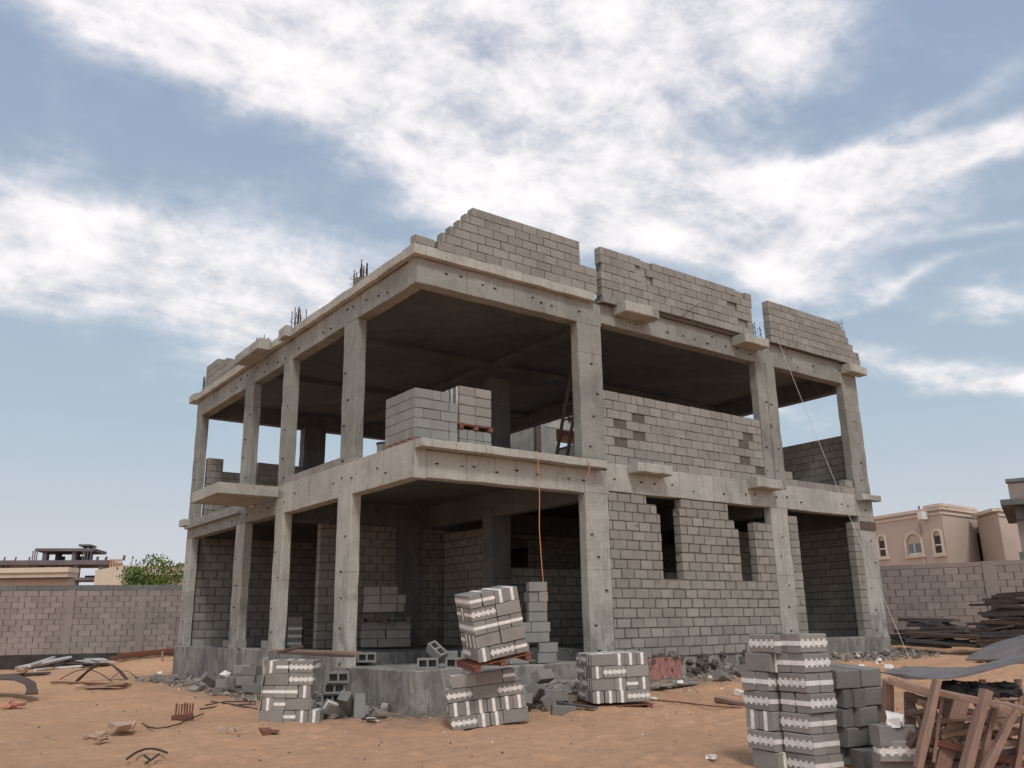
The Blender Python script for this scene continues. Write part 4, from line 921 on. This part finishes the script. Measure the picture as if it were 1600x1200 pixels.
cord('bent_rebar', arch_pts((-3.134,14.562,0.000), (-2.299,11.883,0.000), .30), .012, 'steel', 'thin rod curving over the reddish plank', 'rebar')
cord('bent_rebar', sag((-2.109,20.366,0.100), (-3.011,14.411,0.000), 8, .1), .012, 'steel', 'short curved rod at the left end of the reddish plank', 'rebar')
cord('wire_loop', arch_pts((-2.238,12.614,0.000), (-1.501,12.559,0.000), .25), .01, 'steel', 'thin wire loop right of the bent strip', 'wire')
W0 = (-3.506,19.889,0.171); W1 = (-1.191,21.678,0.490)
for k, (dz, rr) in enumerate(((0, .075), (.12, .06))):
    a = Vector(W0)+Vector((.3*k, -.2*k, dz*.6)); b = Vector(W1)+Vector((-.9*k, -.1, -dz*.3))
    cord('pipe', [tuple(a), tuple(a.lerp(b, .5)), tuple(b)], rr, 'pipe', ['long pale pipe leaning by the left boundary wall', 'shorter pale pipe lying beside the long one'][k], 'pipe')
cord('pipe', [(-3.102,19.115,0.118), (-2.325,19.803,0.126), (-1.754,18.864,0.191)], .05, 'pipe', 'thin white pipe lying flat in front of the left wall debris', 'pipe')
plank('plank', (-4.674,15.623,0.137), (-3.146,16.350,0.132), .25, .05, 'wood_grey', 'grey plank resting flat at the far left edge')
sheet('rubber_mat', [[(-5.492,9.550,0.311), (-5.005,8.915,0.353), (-4.816,8.312,0.193), (-4.900,8.035,0.053)], [(-5.403,10.492,0.384), (-4.824,9.664,0.415), (-4.595,8.768,0.271), (-4.624,8.222,0.041)]], .03, 'wood_dark', 'dark curled mat drooping onto the sand at the far left', 'mat')
LT = 'debris sheets against the left wall'
for k, (a, b, w, m, lab) in enumerate((((-2.450,22.868,0.129), (-0.906,23.354,0.194), .5, 'wood_grey', 'grey board under the pale pipes'), ((-2.164,23.409,0.194), (-1.235,17.879,0.278), .3, 'wood_dark', 'dark board behind the pale pipes'), ((-1.349,21.508,0.277), (-1.174,17.918,0.335), .45, 'pipe', 'pale crumpled board at the right end of the pipe heap'), ((-0.963,22.904,0.345), (-1.311,18.031,0.378), .4, 'film', 'lightest board on top of the heap by the left wall'), ((-1.912,21.052,0.115), (-1.502,17.955,0.186), .3, 'wood_dark', 'narrow dark board in front of the pipe heap'), ((-3.045,21.535,0.104), (-1.824,22.835,0.150), .3, 'ply', 'mauve board at the left end of the pipe heap'))):
    plank('board', a, b, w, .05, m, lab, LT, 'board', .03)
for k, (a, b, lab) in enumerate((((-0.894,19.217,0.315), (4.904,30.536,0.219), 'lowest'), ((-0.854,19.073,0.421), (1.504,19.283,0.578), 'middle'), ((-0.721,18.522,0.532), (1.464,18.554,0.677), 'topmost'))):
    plank('formwork_board', a, b, .3, .09, 'wood_red', lab+' reddish formwork board along the foot of the left boundary wall')
plank('stake', (0.437,17.454,0.307), (0.437,17.454,0.307)[:2]+((0.437,17.454,0.307)[2]+.32,), .07, .05, 'wood', 'short pale stake standing before the reddish formwork boards')
for k, (c_, s_, m, lab) in enumerate((((-5.334,6.588,-0.066), .24, 'pinkbag', 'crumpled pink sack at the far left'), ((-5.300,6.358,-0.220), .14, 'paper', 'torn paper scrap beneath the pink sack'), ((-4.526,0.814,-0.063), .2, 'paper', 'flattened cement bag half buried in the sand'), ((-5.042,0.663,-0.162), .13, 'paper', 'left buried paper corner in the sand'), ((-5.063,-0.201,-0.086), .14, 'paper', 'right buried paper corner in the sand'), ((-3.303,-0.074,-0.124), .1, 'paper', 'brown paper scrap left of the wrapped stack'), ((-3.232,-0.385,-0.123), .09, 'paper', 'pale paper scrap close to the wrapped stack'), ((-2.903,-0.881,-0.144), .13, 'wood_red', 'brown rag below the wrapped stack'), ((-3.943,15.651,0.279), .2, 'paper', 'pinkish lump on the pipe at the left'), ((-2.646,19.281,0.154), .14, 'paper', 'small pinkish lump between the pipes'))):
    mb = MB()
    for q in range(4): mb.chunk((c_[0]+random.uniform(-.5, .5)*s_, c_[1]+random.uniform(-.4, .4)*s_, c_[2]+random.uniform(-.1, .1)*s_), s_*random.uniform(.5, .9), 0, .35)
    o = mb.build('crumpled_scrap', m, loc=c_); tag(o, lab, 'scrap')
mb = MB(); c_ = (-3.377,1.749,0.001)
for q in range(7): mb.box(c_[0]-.14+.045*q, c_[0]-.12+.045*q, c_[1], c_[1]+.02, c_[2]-.12, c_[2]+.12+.02*random.random(), 0, .012)
mb.box(c_[0]-.15, c_[0]+.18, c_[1]+.021, c_[1]+.2, c_[2]-.14, c_[2]-.06)
o = mb.build('broken_crate', 'wood_red', loc=c_); tag(o, 'small broken crate half sunk in the sand on the left', 'crate')
cord('rebar', [(-4.108,1.503,-0.109), (-4.156,0.921,-0.118), (-4.108,0.626,-0.117), (-3.939,0.654,-0.114), (-3.680,0.951,-0.109), (-3.276,1.631,-0.100), (-2.911,2.184,-0.091)], .011, 'steel', 'long wavy rod on the sand running to the broken crate', 'rebar')
cord('rebar', [(-5.264,-2.470,-0.121), (-5.131,-2.154,-0.124), (-5.006,-1.884,-0.125), (-4.858,-1.658,-0.127), (-4.773,-1.696,-0.123), (-4.746,-1.950,-0.120), (-4.751,-2.284,-0.117)], .014, 'steel', 'arched rusty rod lying in the sand at the lower left', 'rebar')
cord('rebar', [(-5.185,-2.994,-0.122), (-5.031,-2.695,-0.120), (-4.850,-2.313,-0.119)], .012, 'steel', 'short straight rusty rod below the arched one', 'rebar')
cord('rebar', [(-5.023,-2.287,-0.120), (-5.062,-2.673,-0.120)], .014, 'steel', 'stub of rod near the arched rusty rod', 'rebar')
for k, (a, b, c2) in enumerate((((-2.666,3.194,-0.098), (-2.137,3.415,-0.077), (-1.582,3.209,-0.077)), ((-2.387,3.784,-0.084), (-1.889,3.972,-0.055), (-1.426,3.632,-0.064)), ((-2.055,4.438,-0.072), (-2.027,3.378,-0.059), (-1.853,2.410,-0.102)))):
    cord('rebar', [a, b, c2], .013, 'steel', ['lowest', 'middle', 'upper'][k]+' dark rod of the bundle left of the wrapped stack', 'rebar')
# planks and stuff over the left plinth
plank('plank', (-0.731,4.422,0.880), (-0.588,0.984,0.880), .22, .04, 'wood', 'pale timber plank spanning the gap in front of the nearest left column')
plank('plank', (-0.835,3.873,0.840), (-0.840,0.577,0.840), .08, .05, 'wood_dark', 'dark narrow timber below the pale plank')
plank('plank', (-1.824,1.584,0.920), (-1.235,1.936,1.000), .06, .05, 'wood_dark', 'short dark timber tilted over the end of the pale plank')
mb = MB(); mb.tube([tuple(Vector((-1.113,-0.804,-0.101))+Vector((.22*math.cos(a), .14*math.sin(a), .02))) for a in [q*.55 for q in range(13)]], .012, 0, 5); o = mb.build('wire_coil', 'steel', loc=(-1.113,-0.804,-0.101)); tag(o, 'loop of dark wire on the sand before the low corner plinth', 'wire')
mb = MB(); mb.chunk((-1.138,-0.785,-0.101), .11, 0, .3); o = mb.build('foam_scrap', 'foam', loc=(-1.138,-0.785,-0.101)); tag(o, 'white foam scrap inside the wire loop', 'foam')
for k, (c_, s_, lab) in enumerate((((-0.010,-6.886,-0.138), .06, 'white foam scrap on the open sand at the bottom'), ((-0.304,14.813,0.040), .09, 'white foam stick by the far left plinth corner'), ((-0.470,8.372,0.251), .12, 'white foam wedge on the block heap at the left plinth'), ((3.712,-2.279,0.003), .09, 'white flake beside the pallet of the low striped stack'), ((5.446,-1.347,0.163), .09, 'white crumb on the ledge by the red-smeared board'), ((5.265,-2.988,0.060), .12, 'pale curled scrap left of the foreground stack'), ((11.594,-1.448,0.478), .08, 'white foam tuft in the rubble by the right column'), ((11.394,-2.094,0.382), .09, 'white foam scrap at the right end of the rubble'), ((9.912,-2.572,0.312), .08, 'white foam crumb above the stained grey pile'), ((10.340,-2.970,0.320), .1, 'pinkish scrap behind the grey sheet'))):
    mb = MB(); mb.chunk(c_, s_, 0, .45); o = mb.build('foam_scrap', 'foam', loc=c_); tag(o, lab, 'foam')
plank('plank', (4.278,-3.329,0.027), (3.841,-4.347,0.021), .16, .06, 'wood', 'brown plank on the sand left of the foreground stack')
cord('stick', [(3.625,-2.189,0.003), (3.664,-2.963,-0.009), (3.438,-3.884,-0.001), (3.579,-4.427,-0.006)], .012, 'wood_red', 'thin brown stick lying on the sand before the infill wall', 'stick')
plank('plank', (1.847,-1.629,0.037), (1.803,-2.881,0.013), .1, .035, 'wood_grey', 'grey plank slanting down the rubble to the low striped stack')
mb = MB(); mb.T = Matrix.Translation((5.231,-1.198,0.119)) @ Matrix.Rotation(R(-4), 4, 'Z'); mb.rbox(-.75, .75, -.14, .14, -.03, .03); o = mb.build('concrete_ledge', 'plinth'); tag(o, 'thin concrete strip lying below the red-smeared board', 'concrete strip')

# boundary walls -------------------------------------------------------------
def wallframe(W, flip=False):
    (ax, ay), (dx, dy), L_ = W
    nx_, ny_ = -dy, dx          # pointing away from the camera
    if nx_*.59+ny_*.8 < 0: nx_, ny_ = -nx_, -ny_
    return (lambda s, t, z: (ax+dx*s+nx_*t, ay+dy*s+ny_*t, z)), L_
def fbox(mb, fr, s0, s1, t0, t1, z0, z1, m=0):
    i = [mb.pt(fr(s, t, z)) for s in (s0, s1) for t in (t0, t1) for z in (z0, z1)]
    for q in ((0, 1, 3, 2), (4, 6, 7, 5), (0, 4, 5, 1), (2, 3, 7, 6), (0, 2, 6, 4), (1, 5, 7, 3)): mb.face([i[k] for k in q], m)
fl, LL = wallframe(((-9.436,24.105),(0.9357,-0.3528),12.209))
lw = empty('boundary_wall'); tag(lw, 'long grey-brown block wall behind the sand yard on the left', 'wall')
mb = MB(); blockwall(mb, fl, 0, .55, 11, pitch=.2, bw=.41, ends=lambda r: (-9, LL+5), gap=.007, vgap=4, j=.004); mb.build('block_panel', ['block_wall', 'mortar_wall'], lw)
mb = MB(); fbox(mb, fl, -9, LL+5, -.012, .21, 2.75, 2.94); mb.build('coping', 'conc_dark', lw)
for u_ in (8.061, 10.472, 5.381):
    mb = MB(); fbox(mb, fl, u_-.11, u_+.11, -.02, .22, .5, 2.76); mb.build('pier', 'block_wall', lw)
mb = MB(); fbox(mb, fl, -9, LL+5, -.03, .24, -.4, .54); mb.build('footing', 'damp', lw)
fr_, LR = wallframe(((17.730,1.397),(0.3876,-0.9218),5.424))
rw = empty('boundary_wall'); tag(rw, 'mauve-grey block wall behind the plank piles on the right', 'wall')
mb = MB(); blockwall(mb, fr_, 0, .35, 12, pitch=.203, bw=.41, ends=lambda r: (-.8, LR+6), gap=.009, vgap=2.8, j=.004)
mb.build('block_panel', ['block_wall', 'mortar_wall'], rw)
mb = MB(); fbox(mb, fr_, -.8, LR+6, -.01, .21, 2.79, 2.92); mb.build('coping', 'block_wall', rw)
u_ = 3.072; mb = MB(); fbox(mb, fr_, u_-.17, u_+.17, -.03, .23, .2, 2.93); mb.build('pier', 'block_wall', rw)
mb = MB(); fbox(mb, fr_, -.8, LR+6, -.03, .24, -.4, .34); mb.build('footing', 'damp', rw)
p_ = fr_(-.8, .1, 0)
mb = MB(); blockwall(mb, lambda s, t, z: (p_[0]+t-.1, s, z), 0, .35, 12, pitch=.203, bw=.41, ends=lambda r: (p_[1], 17), gap=.016, vgap=2.2); mb.build('block_panel', ['block_wall', 'mortar_wall'], rw)
# pink-beige house -------------------------------------------------------------
hs_ = empty('plastered_house', (38.264,9.649,5.072)[:2]+(0,)); tag(hs_, 'pink-beige plastered house with arched windows behind the right boundary wall', 'house')
def hpart(mb, name, mats, parent=None):
    o = mb.build(name, mats); o.parent = parent or hs_
    o.matrix_parent_inverse = (parent or hs_).matrix_world.inverted() if parent is None else Matrix.Identity(4)
    if parent is None:
        o.location = (0, 0, 0); o.matrix_parent_inverse = Matrix.Translation(-Vector(hs_.location))
    return o
p0 = (36.946,14.396,5.397)[:2]; p1 = (35.240,8.101,4.830)[:2]; p2 = (39.368,8.207,5.001)[:2]; pb = (53.209,13.743,5.984)[:2]; pa = (48.856,19.467,6.268)[:2]
q0 = (38.218,7.796,4.923)[:2]; q1 = (36.471,5.936,4.706)[:2]; q2 = (41.622,5.918,4.907)[:2]; q3 = (51.568,9.919,5.616)[:2]
HT = 6.55
mb = MB(); mb.prism([p0, p1, p2, pb, pa], 0, HT); hpart(mb, 'wall', 'plaster')
mb = MB(); mb.prism([q0, q1, q2, q3], 0, HT-.25); hpart(mb, 'wall', 'plaster')
fh, LH = wallframe(((36.946,14.396),(-0.2615,-0.9652),6.522)); fi, LI = wallframe(((35.240,8.101),(0.9997,0.0256),4.129)); fq, LQ = wallframe(((38.218,7.796),(-0.6848,-0.7287),2.551)); fr2, LR2 = wallframe(((36.471,5.936),(1.0000,-0.0036),5.151))
mb = MB()
for (f_, l_, zt) in ((fh, LH, HT), (fi, LI, HT), (fq, LQ, HT-.25), (fr2, LR2, HT-.25)):
    fbox(mb, f_, -.02, l_+.02, -.10, .25, zt+.002, zt+.16); fbox(mb, f_, -.0, l_+.0, -.06, .0, zt-.22, zt-.12)
fbox(mb, fh, LH-1.0, LH+.05, -.12, .5, zt+.412, zt+.55); fbox(mb, fi, -.03, LI-.4, -.12, .5, zt+.412, zt+.56)
hpart(mb, 'cornice', 'plaster_trim')
def window(f_, s0, s1, z0, z1, arched, mull):
    w = s1-s0; c = (s0+s1)/2; r = w/2
    mb = MB(); pts = [(s0, z0), (s0, z1-r)]+[(c-r*math.cos(a), z1-r+r*math.sin(a)) for a in [math.pi*k/10 for k in range(1, 10)]]+[(s1, z1-r), (s1, z0)]
    for (a, b) in zip(pts, pts[1:]+pts[:1]):
        mb.bar(f_(a[0], -.04, a[1]), f_(b[0], -.04, b[1]), .1, .12)
    fbox(mb, f_, s0-.1, s1+.1, -.12, .0, z0-.12, z0-.0)
    win = hpart(mb, 'window', 'plaster_trim')
    zt = z1-r*1.05
    mb = MB(); fbox(mb, f_, s0+.14*w, s1-.12*w, -.02, .01, z0+.06, zt); o = mb.build('pane', 'glass' if mull else 'dark_glass', win)
    mb = MB()
    if mull: fbox(mb, f_, c-.03, c+.03, -.035, -.021, z0+.06, zt); fbox(mb, f_, s0+.14*w, s1-.12*w, -.035, -.021, z0+.06, z0+.12)
    else: fbox(mb, f_, s0+.14*w, s1-.12*w, -.035, -.021, (z0+zt)/2-.03, (z0+zt)/2+.04)
    mb.build('frame', 'white', win)
window(fh, 2.075, 2.648, 4.479, 5.672, 1, 0)
window(fh, 3.995, 5.087, 4.416, 5.590, 1, 1)
window(fh, 5.815, 6.367, 4.366, 5.566, 1, 0)
mb = MB(); fbox(mb, fi, 3.469, 4.055, -.02, .01, 3.6, 5.521); hpart(mb, 'dark_opening', 'dark_glass')
mb = MB(); fbox(mb, fh, 5.413, 5.695, -.45, -.01, 6.153, 6.536); hpart(mb, 'wall_box', 'white')
mb = MB(); mb.tube([fh(5.087, -.05, 3.2), fh(5.046, -.05, 5.4), fh(5.046, -.05, 6.0)], .05, 0, 6); hpart(mb, 'drainpipe', 'plaster')
mb = MB(); mb.tube([fh(4.881, .3, HT), fh(4.881, .3, HT+.4)], .05, 0, 6); hpart(mb, 'roof_fitting', 'far_conc')
# concrete building at the right edge -------------------------------------------
rb_ = empty('concrete_building', (0, 0, 0)); tag(rb_, 'raw grey concrete block building cut off by the right edge of the photo', 'building')
TR = Matrix.Translation((28.235,1.682,4.794)[:2]+(0,)) @ Matrix.Rotation(R(VIEW-31), 4, 'Z')
def rbx(name, mats, *bs):
    mb = MB(); mb.T = TR
    for b in bs: mb.rbox(*b, 0, .02, .8, .004)
    return mb.build(name, mats, rb_)
rbx('wall', 'block_wall', (.1, 8, .3, 8, 0, 5.55)); rbx('ledge', 'conc_dark', (-.35, 8, -.35, 8.2, 5.56, 5.78)); rbx('parapet', 'block_wall', (.0, 8, 0, .25, 5.79, 6.45)); rbx('parapet_cap', 'conc_dark', (-.06, 8, -.05, .3, 6.46, 6.62)); rbx('beam', 'conc_dark', (.1, 8, .15, .5, 5.0, 5.55))
rbx('balcony', 'conc_dark', (.0, 8, -.7, .29, 3.35, 3.7)); rbx('lower_wall', 'block_wall', (.3, 8, -.3, .2, 0, 3.34))
# distant concrete frame on the left ---------------------------------------------
fb = empty('frame_building', (0, 0, 0)); tag(fb, 'distant dark concrete frame building with upper pavilion, beyond the left boundary wall', 'building')
TF = Matrix.Translation((1.358,73.884,7.074)[:2]+(0,)) @ Matrix.Rotation(R(VIEW+10), 4, 'Z')
PX = 75/1344.3
def zf(v, u=80): return 1.365+(986-.016*u-v)*PX
def fbb(name, items, mat='far_conc'):
    mb = MB(); mb.T = TF
    for (u0, u1, v1, v0, y0, y1) in items: mb.box(u0*PX, u1*PX, y0, y1, zf(v0), zf(v1))
    return mb.build(name, mat, fb)
fbb('floor_slab', [(-60, 159, 878, 885, 0, 5)]); fbb('roof_slab', [(42, 131, 858, 862.5, 1, 5)]); fbb('roof_slab', [(101, 119, 850, 853, 2, 4)]); fbb('lower_slab', [(96, 146, 905, 909, 0, 4)])
for (u0, u1, v1, v0, y0, y1) in [(-4, 2, 885.2, 960, .4, .9), (4, 8, 885.2, 960, .4, .9), (38, 41, 885.2, 960, .4, .8), (48, 54, 885.2, 960, 1, 2), (63, 74, 885.2, 960, 2, 3), (83, 88, 885.2, 960, .5, 1), (95, 98, 885.2, 960, 3, 4), (107, 113.5, 885.2, 960, .2, .8), (144, 152, 885.2, 960, .2, .8),
                                (53, 59, 862.7, 877.8, 1.2, 2), (62, 67, 862.7, 877.8, 3, 4), (85, 90, 862.7, 877.8, 4, 5), (97, 102, 862.7, 877.8, 1.2, 2), (108, 115, 862.7, 877.8, 3, 4), (102, 105, 853.2, 857.8, 3.3, 3.8), (111, 115, 853.2, 857.8, 3.3, 3.8)]:
    fbb('column', [(u0, u1, v1, v0, y0, y1)])
fbb('wall', [(55, 68, 866, 878, 4.5, 4.8), (84, 101, 866, 878, 4.5, 4.8), (116, 133, 900, 904.8, 2, 2.2)])
for u in (44, 47, 50, 118, 121, 125, 130):
    mb = MB(); mb.T = TF; mb.tube([(u*PX, .3, zf(877.8)), (u*PX, .3, zf(862.7))], .05, 0, 4); mb.build('prop', 'far_conc', fb)
for u in (2, 18, 38, 128, 139, 152, 179):
    mb = MB(); mb.T = TF; mb.tube([(u*PX, .5, zf(878)), (u*PX+.05, .5, zf(872 if u != 179 else 870))], .07 if u < 130 else .12, 0, 5); mb.build('rebar_stub', 'far_conc', fb)
mb = MB(); mb.T = TF
for u in (160, 164, 168, 172, 176): mb.box(u*PX, u*PX+.1, .2, .3, zf(892), zf(876))
for v in (879, 884, 889): mb.box(159*PX, 178*PX, .31, .4, zf(v), zf(v)+.1)
mb.build('formwork', 'far_wood', fb)
# low beige and cream buildings ---------------------------------------------------
bl = empty('low_building', (0, 0, 0)); tag(bl, 'long low beige building with a stepped parapet just over the left boundary wall', 'building')
TB = Matrix.Translation((-3.869,41.217,4.338)[:2]+(0,)) @ Matrix.Rotation(R(VIEW), 4, 'Z'); PB_ = 46/1344.3
def lb(name, mat, u0, u1, v0, v1, y0, y1):
    mb = MB(); mb.T = TB; zz = lambda v: 1.365+(985-v)*PB_
    mb.box((u0+60)*PB_, (u1+60)*PB_, y0, y1, zz(v1), zz(v0)); mb.build(name, mat, bl)
lb('parapet', 'cream', -60, 106, 890, 897.5, 0, 1.2); lb('fascia', 'beige', -60, 105, 897.7, 905, .1, 1.2); lb('wall', 'beige', -60, 100, 905.2, 960, .6, 1.2); lb('roof_edge', 'far_conc', -60, 104, 904.9, 906.8, .2, .59)
cb_ = empty('cream_building', (1.008,32.575,3.888)[:2]+(0,), R(VIEW)); tag(cb_, 'plain cream-walled building left of the green tree', 'building')
PC = 42/1344.3
mb = MB(); zz = lambda v: 1.365+(983-v)*PC
i = [mb.pt(p) for p in ((0, 0, 0), (47*PC, -.3, 0), (47*PC, 6, 0), (0, 6, 0), (0, 0, zz(893.5)), (47*PC, -.3, zz(887)), (47*PC, 6, zz(887)), (0, 6, zz(893.5)))]
for q in ((0, 1, 5, 4), (1, 2, 6, 5), (2, 3, 7, 6), (3, 0, 4, 7), (4, 5, 6, 7), (3, 2, 1, 0)): mb.face([i[k] for k in q])
mb.build('wall', 'cream', cb_)
tb_ = empty('tan_building', (2.654,33.904,3.985)[:2]+(0,), R(VIEW)); tag(tb_, 'tan building with a long parapet band behind the green tree', 'building')
PT = 44/1344.3; zz = lambda v: 1.365+(982-v)*PT
for nm, m_, b in (('wall', 'beige', (0, 140*PT, .2, 6, 0, zz(899))), ('parapet', 'beige', (0, 140*PT, 0, 6, zz(898.8), zz(887))), ('cornice', 'cream', (0, 140*PT, -.1, .19, zz(901.5), zz(899.2)))):
    mb = MB(); mb.box(*b); mb.build(nm, m_, tb_)
mb = MB(); mb.box(84*PT, 92*PT, -.12, .6, zz(887.5), zz(884)); mb.build('roof_box', 'far_conc', tb_)
# tree -------------------------------------------------------------------------
rt = random.Random(3)
tr = empty('green_tree', (1.877,25.490,3.815)[:2]+(.3,), R(VIEW)); tr.scale = (.85, .85, .9); tag(tr, 'bushy bright green tree beyond the left boundary wall', 'tree')
mb = MB(); tips = []
mb.tube([(0, 0, -.3), (.05, 0, .8), (-.05, .05, 1.7), (0, 0, 2.4)], .14, 0, 8, .08)
for k in range(22):
    a = rt.uniform(0, 6.28); h0 = rt.uniform(1.2, 2.4); l_ = rt.uniform(.7, 1.35)
    e = Vector((math.cos(a)*l_*1.0, math.sin(a)*l_*.7, h0+rt.uniform(.3, 1.7)))
    m_ = Vector((math.cos(a)*l_*.5, math.sin(a)*l_*.35, h0+.35))
    mb.tube([(0, 0, h0), tuple(m_), tuple(e)], .045, 0, 5, .012); tips += [e, m_.lerp(e, .5)]
for e in [(1.5, 0, 3.35), (1.35, .1, 3.8), (-1.15, 0, 3.5), (.15, 0, 4.35), (-.35, .1, 4.25), (.95, 0, 3.95)]:
    mb.tube([(0, 0, 2.2), (e[0]*.5, e[1], 3.0), e], .04, 0, 5, .008); tips.append(Vector(e))
mb.build('trunk', 'bark', tr)
mb = MB()
for t_ in tips:
    for q in range(120):
        c_ = t_+Vector((rt.gauss(0, .24), rt.gauss(0, .24), rt.gauss(0, .16)))
        if q % 3 == 0: c_ = t_.lerp(Vector((0, 0, 2.9)), rt.random()*.6)+Vector((rt.gauss(0, .22), rt.gauss(0, .22), rt.gauss(0, .18)))
        u1 = Vector((rt.gauss(0, 1), rt.gauss(0, 1), rt.gauss(0, 1))).normalized(); u2 = u1.orthogonal().normalized(); s_ = rt.uniform(.05, .1)
        mb.face([mb.pt(c_-u1*s_), mb.pt(c_+u2*s_*.5), mb.pt(c_+u1*s_), mb.pt(c_-u2*s_*.5)])
mb.build('crown', 'leaf', tr)

print('blocks', NB[0], 'objects', len(bpy.data.objects))
